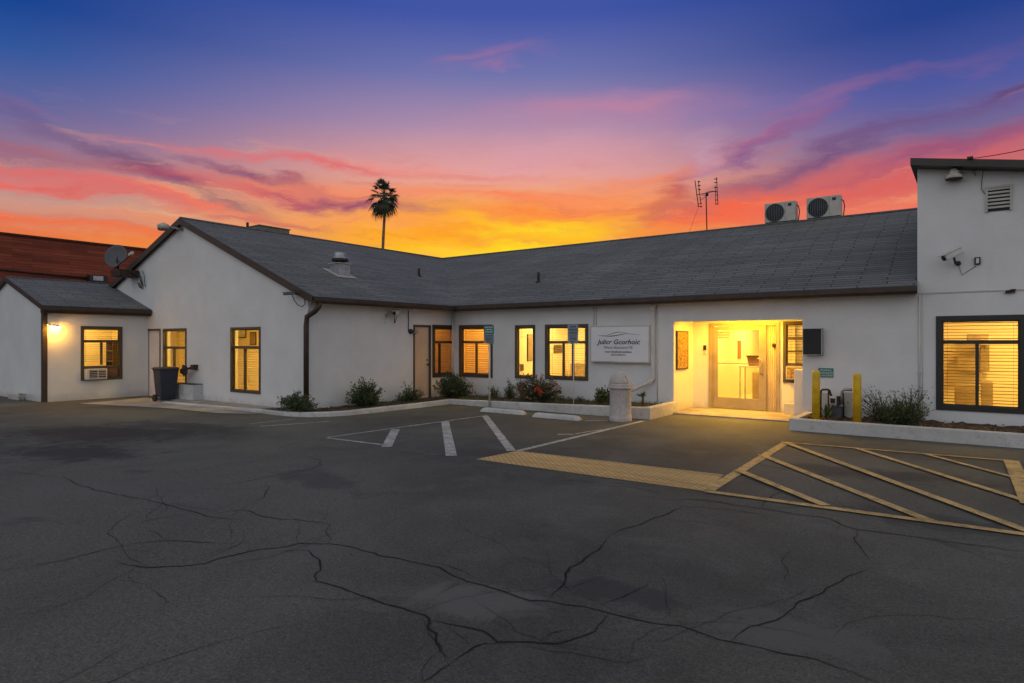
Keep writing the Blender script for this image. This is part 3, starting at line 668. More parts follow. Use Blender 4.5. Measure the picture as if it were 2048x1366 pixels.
# ------------------------------------------------------------------ windows and doors
def window(M, h, fw=.07, transom=None, mull=(), m=M_WFR, blind=None, pane=True, bottom_panel=None, th=.2, trim=.008, sill=False):
    """frame and bars (part) > pane, blind"""
    x0, x1, z0, z1 = h; b = B(); yo, yi = -.02, .09
    e = trim
    b.box(x0-e, x0+fw, yo, yi, z0-e, z1+e); b.box(x1-fw, x1+e, yo, yi, z0-e, z1+e)
    b.box(x0+fw, x1-fw, yo, yi, z0-e, z0+fw); b.box(x0+fw, x1-fw, yo, yi, z1-fw, z1+e)
    if transom: b.box(x0+fw, x1-fw, .012, .075, transom-.035, transom+.035)
    for xm, za, zb in mull: b.box(xm-.026, xm+.026, .016, .072, za, zb)
    # thin inner sash
    s = .022
    for (a, c) in ((x0+fw, x0+fw+s), (x1-fw-s, x1-fw)): b.box(a, c, .035, .07, z0+fw, z1-fw)
    b.box(x0+fw+s, x1-fw-s, .035, .07, z1-fw-s, z1-fw); b.box(x0+fw+s, x1-fw-s, .035, .07, z0+fw, z0+fw+s)
    o = b.build('window', m, BLD, M)
    if pane: g = B(); zb = bottom_panel or z0+fw; g.poly([(x0+fw,.052,zb),(x1-fw,.052,zb),(x1-fw,.052,z1-fw),(x0+fw,.052,z1-fw)]); g.build('pane', M_GL, o, M)
    if blind:
        pitch, tilt, bm, zlo, zhi, a, c = blind; a = a if a is not None else x0+fw; c = c if c is not None else x1-fw; g = B(); random.seed(int(abs(x0)*100)); z = zhi
        wd = .05
        while z > zlo:
            tl_ = R(tilt)+random.uniform(-.09, .09); dy, dz = math.cos(tl_)*wd/2, math.sin(tl_)*wd/2; dr = random.uniform(-.005, .005); yc = .125+random.uniform(-.002,.002)
            nseg = 6; prev = None
            for k in range(nseg+1):
                x = a+(c-a)*k/nseg; sag = dr*math.sin(math.pi*k/nseg)*1.2 + dr*.6*(k/nseg)
                cur = [(x, yc-dy, z-dz+sag), (x, yc, z+.005+sag), (x, yc+dy, z+dz+sag)]
                if prev:
                    g.poly([prev[0], cur[0], cur[1], prev[1]]); g.poly([prev[1], cur[1], cur[2], prev[2]])
                prev = cur
            z -= pitch
        for xs_ in (a+.08, c-.08): g.box(xs_-.002, xs_+.002, .098, .10, zlo, zhi)
        g.box(a, c, .10, .15, zhi+.015, min(zhi+.05, z1-.005))
        g.build('blind', bm, o, M)
    return o
def room(x0, x1, y0, y1, z1, lamps, strength, opens, col=WARM, z0=.04, m=M_ROOM):
    """interior shell left open towards the glazed wall; ceiling lamps inside"""
    b = B()
    if 'S' not in opens: b.poly([(x0,y0,z0),(x1,y0,z0),(x1,y0,z1),(x0,y0,z1)][::-1])
    b.poly([(x0,y1,z0),(x1,y1,z0),(x1,y1,z1),(x0,y1,z1)])
    b.poly([(x0,y0,z0),(x0,y1,z0),(x0,y1,z1),(x0,y0,z1)])
    if 'E' not in opens: b.poly([(x1,y0,z0),(x1,y0,z1),(x1,y1,z1),(x1,y1,z0)])
    b.poly([(x0,y0,z0),(x1,y0,z0),(x1,y1,z0),(x0,y1,z0)], 1); b.poly([(x0,y0,z1),(x0,y1,z1),(x1,y1,z1),(x1,y0,z1)])
    o = b.build('interior_room', [m, M_FLR], BLD)
    lm = lamp('warm_lamp_%d' % len(bpy.data.materials), col, strength)
    for lx, ly, s in lamps: g = B(); g.box(lx-s/2, lx+s/2, ly-s/2, ly+s/2, z1-.06, z1-.01); g.build('ceiling_lamp', lm, o)
    return o

x0, x1 = wB[0], wB[1]; tz = 1.63
window(FV(VW), wB, .09, tz, [((x0+x1)/2, .7, tz)], m=M_WFR, blind=(.062, 62, M_BLC, .72, 2.0, None, None))
window(FV(VW), wC, .065, None, [], blind=(.075, 6, M_BLC, 1.72, 2.0, None, None))
window(FV(VW), wD, .075, tz, [(wD[0]+.42*(wD[1]-wD[0]), .7, tz), (wD[0]+.64*(wD[1]-wD[0]), .7, tz)], blind=(.06, 8, M_BLD, .74, 2.0, None, None))
window(FU(US), wA, .09, tz, [(wA[0]+.33*(wA[1]-wA[0]), .7, tz)], m=M_BLK, blind=(.062, 58, M_BLC, .74, 2.0, None, None))
window(FV(VG), wG, .05, 1.50, [(wG[0]+.44*(wG[1]-wG[0]), .38, 1.5)], blind=(.06, 14, M_BLC, .42, 1.46, None, None))
window(FV(VG), wH, .05, 1.47, [(wH[0]+.42*(wH[1]-wH[0]), .44, 1.47)], blind=(.07, 12, M_BLC, .5, 1.9, wH[0]+.45*(wH[1]-wH[0]), None))
window(FU(UL), wI, .07, 1.66, [((wI[0]+wI[1])/2, .98, 1.66)], blind=(.06, 8, M_BLD, 1.05, 1.98, None, None), bottom_panel=.93)
b = B(); b.box(wI[0]+.07, wI[1]-.07, .0, .08, .885, .95); b.box(wI[0]+.07, wI[1]-.07, .05, .07, .62, .885, 1); b.build('window_bottom_panel', [M_WFR, M_WOOD], BLD, FU(UL))
window(FV(VW), wF, .085, 1.64, [(wF[0]+.47*(wF[1]-wF[0]), .47, 1.64)], m=M_BLK, blind=(.058, 15, M_BLD, .50, 1.99, None, None))
window(FV(VR), wE, .06, 1.72, [], m=M_WFR, blind=(.07, 8, M_BLD, 1.2, 2.0, None, None), bottom_panel=1.16)
b = B(); b.box(wE[0]+.06, wE[1]-.06, .015, .075, 1.40, 1.44); b.box(wE[0]+.06, wE[1]-.06, .01, .08, 1.10, 1.16); b.box(wE[0]+.06, wE[1]-.06, .05, .07, .78, 1.10, 1); b.build('window_bottom_panel', [M_WFR, M_CREAM], BLD, FV(VR))

# doors
def flat_door(M, h, m, fm, name='door', knob_right=True):
    x0, x1, z0, z1 = h; b = B(); f = .045
    b.box(x0+f, x1-f, .03, .075, z0+.01, z1-f); o = b.build(name, m, BLD, M)
    g = B(); g.box(x0-.012, x0+f, -.015, .1, z0, z1+.012); g.box(x1-f, x1+.012, -.015, .1, z0, z1+.012); g.box(x0+f, x1-f, -.015, .1, z1-f, z1+.012); g.build('door_frame', fm, o, M)
    k = B(); kx = x1-f-.07 if knob_right else x0+f+.07
    k.tube([(kx,.03,1.0),(kx,-.03,1.0)], [.012,.03], 10); k.build('handle', M_RUST, o, M); k = B(); k.tube([(kx,.03,1.13),(kx,.015,1.13)], .025, 10); k.build('lock', M_RUST, o, M)
    return o
flat_door(FU(US), dA, M_BEIGE, M_WFR); flat_door(FV(VG), dG, M_PDOOR, M_WFR, knob_right=False)
# entrance door set
x0, x1, z0, z1 = door; M = FV(VR)
b = B(); f = .07; xm = -3.93
b.box(x0, x0+f, -.03, .12, z0, z1); b.box(x1-f, x1, -.03, .12, z0, z1); b.box(x0+f, x1-f, -.03, .12, z1-f, z1); b.box(xm-.03, xm+.03, -.02, .11, z0, z1-f)
b.box(x0+f, x0+f+.03, -.012, .1, z0, z1-f); b.box(x0, x1, -.04, -.03, z1-.03, z1)
fr = b.build('entrance_door_frame', M_ALU, BLD, M)
b = B(); dx0, dx1, dz1 = x0+f+.035, xm-.035, z1-f-.01; st = .10
b.box(dx0, dx0+st, .0, .05, z0+.01, dz1); b.box(dx1-st, dx1, .0, .05, z0+.01, dz1); b.box(dx0+st, dx1-st, .0, .05, dz1-.09, dz1); b.box(dx0+st, dx1-st, .0, .05, z0+.01, z0+.27)
dl = b.build('entrance_door', M_ALU, BLD, M)
g = B(); g.poly([(dx0+st,.025,z0+.27),(dx1-st,.025,z0+.27),(dx1-st,.025,dz1-.09),(dx0+st,.025,dz1-.09)]); g.build('pane', M_GL, dl, M)
g = B(); g.box(dx0+st, dx1-st, .015, .035, 1.115, 1.13); g.build('push_bar', M_MET, dl, M)
g = B(); hx = dx1-.06; pts = [(hx-.06,0,1.02),(hx-.06,-.07,1.04)] + [(hx-.06+.13*math.sin(a)*.9, -.08, 1.14-.10*math.cos(a)+.02) for a in [k*math.pi/7 for k in range(8)]] + [(hx-.05,-.07,1.25),(hx-.05,0,1.25)]
g.tube(pts, .014, 8); g.tube([(hx-.055,-.07,1.04),(hx+.03,-.06,.9),(hx+.04,0,.88)], .013, 8); g.build('handle', M_MET, dl, M)
g = B(); k = 26
for i in range(k):      # folded side panel beside the door
    xa = xm+.03+(x1-f-xm-.03)*i/k; xb = xm+.03+(x1-f-xm-.03)*(i+1)/k; ya = .03+.009*math.sin(i*1.3)+.004*math.sin(i*2.9); yb = .03+.009*math.sin((i+1)*1.3)+.004*math.sin((i+1)*2.9)
    g.poly([(xa,ya,z0),(xb,yb,z0),(xb,yb,z1-f),(xa,ya,z1-f)])
g.build('side_panel', mat('gathered_side_panel', (.60,.50,.36), .7, var=.1, vscale=2), BLD, M)
g = B(); xx = xm+.2; g.lathe([(.001,-.02),(.05,-.015),(.05,.0),(.001,.0)], (xx,VR+.0,1.56), n=18, M=Matrix.Rotation(R(90),4,'X'), sx=.9); g.tube([(xx,VR-.01,1.53),(xx+.03,VR-.01,1.45)], .008); g.build('door_lock', M_RUST, BLD)

# rooms behind the glass
YEL_ = (1.0, .62, .12); ORG = (1.0, .46, .055)
room(-12.2, -10.3, VW+.2, 16.4, 2.45, [(-11.2, 15.4, .5)], 70, 'S', ORG)
room(-10.28, -5.8, VW+.2, 17.0, 2.45, [(-9.5, 15.4, .6), (-7.6, 15.6, .6)], 62, 'S', (1,.66,.17))
room(-14.8, US-.2, 12.2, 14.2, 2.45, [(-13.7, 13.2, .4)], 26, 'E', (1,.40,.05))
room(-22.0, US-.2, VG+.2, 12.1, 2.45, [(-18.0, 10.3, .5), (-14.6, 10.3, .5)], 95, 'S', YEL_)
room(-22.8, UL-.2, 6.6, 8.95, 2.45, [(-21.9, 7.8, .5)], 52, 'E', YEL_)
room(-5.6, -3.3, VR+.15, 21.6, 2.4, [(-4.7, 16.7, .5), (-4.6, 19.4, .5)], 125, 'S', (1,.64,.12))
room(-3.28, -1.4, VR+.15, 17.6, 2.4, [(-2.6, 16.6, .4)], 50, 'S', YEL_)
room(-.6, 5.2, VW+.2, 17.4, 2.5, [(0.6, 15.8, .6), (2.4, 15.8, .6)], 66, 'S', YEL_)
# lamp in the entrance ceiling
b = B(); b.box(-5.1,-3.6,14.40,14.85,2.205,2.216); o = b.build('ceiling_lamp', lamp('entrance_lamp', (1.0,.48,.03), 54), BLD)

# ------------------------------------------------------------------ things seen through the glass
def place_box(name, mt, x0, x1, y0, y1, z0, z1, label, cat, bevel=.005):
    b = B(); b.box(x0, x1, y0, y1, z0, z1); return tag(b.build(name, mt, loc=((x0+x1)/2, (y0+y1)/2, z0), bevel=bevel), label, cat)
M_CAB = mat('tan_cabinet', (.24,.17,.10), .6, var=.2)
M_SIL = mat('dark_wood', (.07,.04,.02), .6, var=.3)
def bookshelf(x, y, wd, dp, ht, label):
    t = thing('bookshelf', label, 'bookshelf', (x, y, .04)); b = B(); b.box(x-wd/2, x-wd/2+.03, y-dp/2, y+dp/2, .04, ht); b.box(x+wd/2-.03, x+wd/2, y-dp/2, y+dp/2, .04, ht); b.box(x-wd/2+.03, x+wd/2-.03, y+dp/2-.02, y+dp/2, .04, ht); b.build('case', M_SIL, t)
    k = 5
    for i in range(k+1): b = B(); z = .06+(ht-.1)*i/k; b.box(x-wd/2+.031, x+wd/2-.031, y-dp/2, y+dp/2-.021, z, z+.03); b.build('shelf', M_SIL, t)
    return t
def back_box(pxa, pya, pxb, pyb, name, label, cat, V=17.1, dp=.25, m=M_CAB):
    xa, za = onV(pxa, pyb, V-dp); xb, zb = onV(pxb, pya, V-dp); za = max(za, .05); t = thing(name, label, cat, ((xa+xb)/2, V-dp/2, za)); b = B(); b.box(xa, xb, V-dp, V, za, zb); b.build('case', m, t, bevel=.006)
    b = B(); xm = (xa+xb)/2; b.box(xa+.02, xm-.008, V-dp-.015, V-dp-.001, za+.02, zb-.02); b.build('door', m, t); b = B(); b.box(xm+.008, xb-.02, V-dp-.015, V-dp-.001, za+.02, zb-.02); b.build('door', m, t)
back_box(1934, 668, 1977, 686, 'wall_cabinet', 'small wall cabinet high behind the top pane of the large right window', 'cabinet', dp=.3)
back_box(1913, 713, 1953, 742, 'wall_cabinet', 'tan wall cabinet behind the lower left pane of the large right window', 'cabinet', V=17.3, dp=.3)
back_box(1960, 690, 1979, 742, 'tall_cabinet', 'narrow tan cabinet behind the bar in the middle of the large right window', 'cabinet', V=17.3, dp=.3)
back_box(1909, 772, 1953, 830, 'base_cabinet', 'low tan cabinet behind the lower left pane of the large right window', 'cabinet', V=16.9, dp=.4)
back_box(1962, 765, 1986, 830, 'base_cabinet', 'low tan cabinet right of the centre bar inside the large right window', 'cabinet', V=16.9, dp=.4)
def notice(pxa, pya, pxb, pyb, V, label, m):
    xa, za = onV(pxa, pyb, V-.02); xb, zb = onV(pxb, pya, V-.02); t = thing('wall_poster', label, 'poster', ((xa+xb)/2, V, za)); b = B(); b.box(xa, xb, V-.03, V-.002, za, zb); b.build('frame', M_SIL, t); b = B(); b.box(xa+.03, xb-.03, V-.034, V-.031, za+.03, zb-.03); b.build('sheet', m, t)
def side_notice(pxa, pya, pxb, pyb, U, label, m):
    ya, za = onU(pxa, pyb, U+.02); yb, zb = onU(pxb, pya, U+.02); t = thing('wall_poster', label, 'poster', (U, (ya+yb)/2, za)); b = B(); b.box(U+.002, U+.03, ya, yb, za, zb); b.build('frame', M_SIL, t); b = B(); b.box(U+.031, U+.034, ya+.02, yb-.02, za+.02, zb-.02); b.build('sheet', m, t)
side_notice(1055, 668, 1064, 722, -10.28, 'tall narrow brown poster on the wall inside the narrow lit window', M_CAB)
side_notice(1038, 728, 1047, 742, -10.28, 'small square brown poster low inside the narrow lit window', M_SIL)
side_notice(1108, 690, 1124, 706, -10.28, 'small brown poster inside the wide yellow lit window', M_SIL)
back_box(1140, 728, 1172, 760, 'low_cabinet', 'low tan cabinet inside the wide yellow lit window', 'cabinet', V=16.9, dp=.4)
notice(475, 657, 492, 676, 12.1, 'pale square poster high inside the gable window nearest the corner', M_CREAM)
notice(500, 664, 512, 690, 12.1, 'narrow tan poster high inside the gable window nearest the corner', M_CAB)
bookshelf(-21.9, 8.68, .5, .3, 1.7, 'dark shelf rack behind the window above the air conditioner')
# corridor things
t = thing('side_table', 'light legged table in the corridor behind the entrance door', 'table', (-4.6,16.9,.04))
b = B(); b.box(-4.92,-4.2,16.65,17.15,.98,1.02); b.build('table_top', M_CREAM, t, bevel=.004)
for a, c in ((-4.89,16.68),(-4.23,16.68),(-4.89,17.12),(-4.23,17.12)): b = B(); b.tube([(a,c,.04),(a,c,.98)], .018, 8); b.build('leg', M_MET, t)
t = thing('storage_box', 'dark lidded box standing on the corridor table behind the entrance door', 'box', (-4.55,16.9,1.02))
b = B(); b.rings([[(-4.55+sx_*q, 16.9+sy_*q*.8, z) for sx_, sy_ in ((-1,-1),(1,-1),(1,1),(-1,1))] for q, z in ((.15,1.02),(.19,1.26))], smooth=False); b.build('body', M_WOOD, t); b = B(); b.box(-4.76,-4.34,16.73,17.07,1.26,1.29); b.build('lid', M_SIL, t)
place_box('wood_cabinet', M_CAB, -4.95, -4.35, 18.0, 18.4, .04, .80, 'tan brown cabinet low down behind the corridor table', 'cabinet')
# notices on the entrance door glass
t = thing('door_notice', 'small red lettered notice inside the top left of the entrance door glass', 'notice', (-4.9,VR+.02,1.75))
b = B(); b.box(-5.02,-4.75,VR+.012,VR+.02,1.70,1.90); b.build('sheet', M_CREAM, t)
for i, s in enumerate(('RUMUWANAU', 'WHHSCSIONY', 'BUNLHNGA')): text(s, .045, Matrix.Translation((-4.885,VR+.010,1.865-.06*i)) @ FACE, M_TXTR, t, 'lettering', off=.0012)
t = thing('wall_notice', 'narrow vertical red notice hanging inside the corridor behind the door glass', 'notice', (-5.59,19.0,1.1))
b = B(); b.box(-5.598,-5.58,18.85,19.15,1.14,1.68); b.build('sheet', M_TXTR, t)
# wall plaque, keypad
t = thing('wall_plaque', 'tall embossed golden relief plaque on the left side wall of the entrance', 'plaque', (-5.6,14.6,1.0))
y0, za = onU(1354, 741, -5.6); y1, zb = onU(1376, 660, -5.6); y0 = max(y0, VW+.12)
b = B(); b.box(-5.628,-5.60,y0,y1,.99,1.90); b.box(-5.60,-5.588,y0,y0+.03,.99,1.90); b.box(-5.60,-5.588,y1-.03,y1,.99,1.90); b.box(-5.60,-5.588,y0+.03,y1-.03,.99,1.02); b.box(-5.60,-5.588,y0+.03,y1-.03,1.87,1.90); b.build('frame', M_WFR, t)
random.seed(3); b = B(); b.box(-5.60,-5.594,y0+.03,y1-.03,1.02,1.87)
for i in range(60):
    yy = random.uniform(y0+.08,y1-.08); zz = random.uniform(1.08,1.8); r = random.uniform(.01,.035); b.lathe([(r,0),(r*.7,.008),(.001,.012)], (-5.594,yy,zz), n=7, M=Matrix.Rotation(R(90),4,'Y'), smooth=True)
b.build('relief', M_GOLD, t)
t = thing('intercom', 'small black intercom with pale keypad beside the entrance door', 'intercom', (-5.42,VR,1.4))
xk = onV(1410,683,VR)[0]; b = B(); b.box(xk-.035,xk+.035,VR-.03,VR,1.44,1.56); b.build('speaker_panel', M_PLBLK, t, bevel=.004); b = B(); b.box(xk-.035,xk+.035,VR-.022,VR,1.33,1.42); b.build('keypad', M_CREAM, t, bevel=.004)
place_box('floor_box', M_WPL, -3.42, -3.10, 14.95, 15.2, .03, .27, 'small pale box on the slab inside the right of the entrance', 'box', .01)
# dark wall cabinet right of the entrance
xa, xb = onV(1606,683,VW-.15)[0], onV(1642,683,VW-.15)[0]
t = thing('wall_cabinet', 'flat black square cabinet mounted on the wall right of the entrance', 'cabinet', (xa,VW,1.4))
b = B(); b.box(xa,xb,VW-.15,VW-.002,1.39,1.91); b.build('case', M_PLBLK, t, bevel=.006); b = B(); b.box(xb+.003,xb+.02,VW-.155,VW-.002,1.38,1.92); b.box(xa,xb,VW-.16,VW-.151,1.38,1.389); b.build('edge_strip', M_MET, t)

# ------------------------------------------------------------------ signs
xa, za = onV(1180, 723, VW-.12); xb, zb = onV(1300, 647, VW-.12)
za, zb = 1.13, 2.04
t = thing('wall_sign', 'large white lightbox sign with roof line emblem and dark italic lettering', 'sign', ((xa+xb)/2,VW,za))
b = B(); b.box(xa,xb,VW-.12,VW-.002,za,zb); b.build('box', M_CREAM, t, bevel=.01)
b = B(); b.box(xa+.035,xb-.035,VW-.126,VW-.121,za+.035,zb-.035); b.build('face', mat('sign_face', (.80,.80,.83), .4, var=.03), t)
cx = (xa+xb)/2-.02; F = VW-.130; hh = zb-za; ww = xb-xa
def stext(s, size, fz, m, **k): text(s, size, Matrix.Translation((cx, F, za+hh*fz)) @ FACE, m, t, 'lettering', **k)
stext('Julicr Gcorhoic', .165, .555, M_TXTD, shear=.25, off=.0022, sx=.98*ww/1.42)
stext('ISlaca sbaocancr3E', .095, .415, M_TXTG, off=.0005, sx=.95*ww/1.42)
stext('vaccs Deoadesent ansdtions', .058, .295, M_TXTD, off=.001, sx=.95*ww/1.42)
stext('(DEOCTDEEOC)', .052, .215, M_TXTG, off=.001, sx=.9*ww/1.42)
b = B()
def swoosh(pts, wd):
    pts = [(cx+(p[0]-.5)*ww*.0+p[0]*ww, p[1]*hh+za) for p in pts]
    for i in range(len(pts)-1):
        (xa_, za_), (xb_, zb_) = pts[i], pts[i+1]; w0, w1 = wd[i], wd[i+1]; b.poly([(xa_,F,za_-w0),(xb_,F,zb_-w1),(xb_,F,zb_+w1),(xa_,F,za_+w0)])
swoosh([(-.34,.735),(-.25,.725),(-.20,.72),(-.14,.76),(-.06,.81),(-.0,.825),(.05,.81),(.14,.805)], [.002,.006,.007,.006,.007,.006,.004,.001])
swoosh([(-.20,.70),(-.12,.715),(-.02,.735),(.08,.765),(.14,.78),(.22,.765),(.38,.74)], [.002,.010,.009,.007,.005,.004,.001])
b.build('emblem', M_TXTD, t)

def parking_sign(px, py0, py1, pxw, gv, label, split, lines_):
    x, z1 = onV(px, py0, gv); z0 = onV(px, py1, gv)[1]; u, v = ray(px); wd = pxw*gv/v*FPX/ (FPX) * 1.16
    t = thing('parking_sign', label, 'sign', (x, gv, 0)); b = B(); b.tube([(x,gv,.0),(x,gv,z0+.1)], .022 if split else .012, 8); b.tube([(x,gv+.0,z0+.1),(x,gv,z1-.03)], .02 if split else .012, 8); b.build('post', M_WPL, t)
    F_ = gv-.025; b = B(); b.box(x-wd/2,x+wd/2,F_-.003,F_,z0,z1)
    if split:
        zm = z0+.52*(z1-z0); b = B(); b.box(x-wd/2,x+wd/2,F_-.003,F_,zm+.004,z1); b.build('upper_plate', M_TEAL, t); b = B(); b.box(x-wd/2,x+wd/2,F_-.003,F_,z0,zm); b.build('lower_plate', M_GSIGN, t)
    else: b.build('plate', M_GSIGN, t)
    for i, (s, fz, m, sz) in enumerate(lines_): text(s, sz, Matrix.Translation((x,F_-.005,z0+(z1-z0)*fz)) @ FACE, m, t, 'lettering', off=.001)
    for z in (z0+.03, z1-.03): b = B(); b.tube([(x,F_-.008,z),(x,F_,z)], .008, 6); b.build('bolt', M_MET, t)
parking_sign(979, 651, 687, 22, 12.42, 'teal and white parking sign on the post at the planter kerb', True,
    [('MUNOWULE', .90, M_TXTW, .045), ('1 MINIMUM', .77, M_TXTW, .045), ('INUNLOWIA', .64, M_TXTW, .045), ('NYHAVZON', .42, M_TXTD, .045), ('BINCHAYU', .29, M_TXTD, .045), ('NWNEY 12', .18, M_TXTD, .045), ('ONRVOUN', .07, M_TXTD, .04)])
parking_sign(1147, 649, 686, 21, 12.75, 'grey parking sign on a thin pole before the wide yellow lit window', False,
    [('LNUIR', .88, M_TXTD, .06), ('NHWAR', .72, M_TXTD, .06), ('CEHUZ', .55, M_TXTD, .065), ('VAHO', .38, M_TXTR, .06), ('TNYRE', .22, M_TXTD, .06), ('-vnwo-', .08, M_TXTD, .05)])
xa, z1 = onV(1637, 736, VW-.01); xb, z0 = onV(1667, 755, VW-.01)
t = thing('green_sign', 'small green notice with white lettering on the wall above the gas meter', 'sign', (xa,VW,z0))
b = B(); b.box(xa,xb,VW-.014,VW-.002,z0,z1); b.build('plate', M_TEAL, t)
for i, s in enumerate(('WUVNUL', 'CGACNLG7', 'REUAUZHNI s')): text(s, .05, Matrix.Translation(((xa+xb)/2,VW-.017,z1-.045-.052*i)) @ FACE, M_TXTW, t, 'lettering', off=.001)

# ------------------------------------------------------------------ parking furniture
def wheel_stop(xa, xb, y, label, dz=0):
    b = B(); L = xb-xa; prof = [(-.085,0),(.085,0),(.065,.07),(.035,.10),(-.035,.10),(-.065,.07)]; rs = []
    for x, k, zz in ((xa,1,.45),(xa+.06,1,.9),(xa+.12,1,1),(xb-.12,1,1),(xb-.06,1,.9),(xb,1,.45)): rs.append([(x, y+a*k, c*zz) for a, c in prof])
    b.rings(rs, smooth=False); return tag(b.build('wheel_stop', M_KERB, loc=((xa+xb)/2, y, 0), bevel=.008), label, 'wheel stop', 'wheel stops before the planting bed')
wheel_stop(-9.38, -8.14, 11.62, 'white concrete wheel stop nearer the teal parking sign')
wheel_stop(-7.78, -6.62, 11.45, 'white concrete wheel stop nearer the domed litter bin')
# domed litter bin
p = gnd(1241, 842); c = (p.x, p.y, 0)
t = thing('litter_bin', 'round pale concrete litter bin with domed lid at the end of the bed', 'litter bin', c)
b = B(); b.lathe([(.225,0),(.232,.01),(.232,.10),(.224,.108),(.224,.118),(.222,.125),(.222,.66),(.232,.675)], c, n=36); b.build('body', M_RECP, t)
b = B(); b.lathe([(.25,.675),(.262,.69),(.262,.715),(.248,.73),(.25,.74),(.25,.775),(.236,.785)], c, n=36); b.build('rim', M_RECP, t)
b = B(); rs = []; cutn = Vector((.80,.46,.34)).normalized(); cc = Vector((p.x,p.y,.785))
for i in range(13):
    a = (math.pi/2)*i/12; r = .228*math.cos(a)+.002; z = .26*math.sin(a); ring = []
    for k in range(40):
        q = Vector((r*math.cos(2*math.pi*k/40), r*math.sin(2*math.pi*k/40), z)); d = q.dot(cutn)-.125
        if d > 0: q = q-cutn*d/ max(.4, 1); 
        ring.append(cc+q)
    rs.append(ring)
b.rings(rs); b.build('lid', M_RECP, t)
b = B(); Q = Matrix.Translation(cc+cutn*.128+Vector((0,0,.02))) @ cutn.to_track_quat('Z','Y').to_matrix().to_4x4()
b.box(-.10,.10,-.075,.085,0,.004,0,Q); b.box(-.115,.115,.085,.10,0,.022,1,Q); b.box(-.115,-.10,-.09,.085,0,.022,1,Q); b.box(.10,.115,-.09,.085,0,.022,1,Q); b.box(-.115,.115,-.09,-.075,0,.022,1,Q); b.build('flap', [M_DARK, M_CREAM], t)
# bollards
def bollard(px, py0, label):
    y = 12.95; x = onV(px, 683, y)[0]; z1 = onV(px, py0, y)[1]; h = .068; b = B(); rs = []
    t = thing('bollard', label, 'bollard', (x,y,.16), 'yellow bollards guarding the gas meter')
    for z, k in ((.12,1),(z1-.04,1),(z1-.015,.93),(z1,.72)): rs.append([(x+h*k*math.cos(2*math.pi*(i+.5)/12)*(1.12 if i%3 else 1), y+h*k*math.sin(2*math.pi*(i+.5)/12)*(1.12 if i%3 else 1), z) for i in range(12)])
    b.rings(rs); b.build('post', M_BOLL, t); return t
bollard(1632, 741, 'taller yellow bollard beside the green notice and entrance')
bollard(1714, 747, 'yellow bollard between the gas meter and the big bush')
# gas meter set
def xz(px, py, y=13.55): return onV(px, py, y)
t = thing('gas_meter', 'old gas meter with bent dark pipes standing between two yellow bollards', 'gas meter', (xz(1668,830)[0],13.55,.17))
def pip(pts, r, m, name='pipe', y=13.5): b = B(); b.tube([(xz(a, c, y)[0], y, max(.12, xz(a, c, y)[1])) for a, c in pts], r, 8); return b.build(name, m, t)
pip([(1641,840),(1641,790),(1642,782),(1645,779),(1655,779),(1659,781),(1661,788),(1663,792)], .020, M_DARK)
pip([(1657,840),(1657,795),(1657,780)], .014, M_RUST)
pip([(1683,815),(1683,790),(1684,782),(1688,779),(1696,779),(1707,779)], .028, M_MET)
pip([(1687,838),(1687,800),(1686,785)], .016, M_DARK)
x0_, z0_ = xz(1661,808); x1_, z1_ = xz(1675,794); b = B(); b.box(x0_,x1_,13.42,13.58,z0_,z1_); b.build('meter_body', M_WPL, t, bevel=.015); b = B(); b.box(x0_+.02,x1_-.02,13.41,13.42,z0_+.03,z1_-.02); b.box(x1_,x1_+.05,13.44,13.56,z0_-.02,z1_+.02); b.build('meter_dial', M_DARK, t)
x0_, z0_ = xz(1663,832); x1_, z1_ = xz(1684,812); b = B(); b.box(x0_,x1_,13.5,13.7,.14,z1_); b.build('regulator_box', M_GREYM, t, bevel=.01); b = B(); b.box(x0_-.02,x1_+.03,13.46,13.72,z1_,z1_+.025); b.build('shelf', M_MET, t)
for (a, c, zt, lab) in ((1643,1655,784,'pale narrow utility box left of the gas meter pipes'), (1688,1706,784,'grey utility box right of the gas meter pipes')):
    x0_ = xz(a,0,13.8)[0]; x1_ = xz(c,0,13.8)[0]; z1_ = xz(a,zt,13.8)[1]; b = B(); b.box(x0_,x1_,13.75,13.95,.12,z1_); o = b.build('utility_box', M_WPL if a < 1660 else M_CREAM, loc=((x0_+x1_)/2,13.85,.17), bevel=.01); tag(o, lab, 'utility box')

# ------------------------------------------------------------------ wheelie bin, hose, low box by the gable door
bx, by = -18.0, 8.42
t = thing('wheelie_bin', 'dark blue wheeled bin with brown lid by the gable door', 'bin', (bx,by,.02))
b = B(); b.rings([[(bx+sx_*wx, by+sy_*wy, z) for sx_, sy_ in ((-1,-1),(1,-1),(1,1),(-1,1))] for wx, wy, z in ((.15,.19,.05),(.16,.20,.12),(.205,.245,.84),(.22,.26,.86),(.22,.26,.90))], smooth=False); b.build('body', M_BINB, t, bevel=.02)
b = B(); b.rings([[(bx+sx_*wx, by+sy_*wy-.01, z) for sx_, sy_ in ((-1,-1),(1,-1),(1,1),(-1,1))] for wx, wy, z in ((.23,.275,.90),(.235,.28,.925),(.18,.22,.95))], smooth=False); b.build('lid', M_BINL, t, bevel=.01)
b = B(); b.box(bx-.30,bx-.221,by-.16,by+.16,.80,.86); b.build('handle', M_BINB, t, bevel=.01)
for s_ in (-1, 1): b = B(); b.tube([(bx-.13,by+s_*.21,.10),(bx-.13,by+s_*.26,.10)], .10, 16); b.build('wheel', M_PLBLK, t)
for i in range(5): b = B(); b.lathe([(.018,0),(.018,.012)], (bx-.10+.05*i, by-.208, .12), n=8, M=Matrix.Rotation(R(90),4,'X')); b.build('reflector', M_MET, t)
xh, zh = onV(378, 738, VG-.15)
t = thing('hose_reel', 'tangled dark garden hose on a bracket between the gable windows', 'hose', (xh,VG,zh))
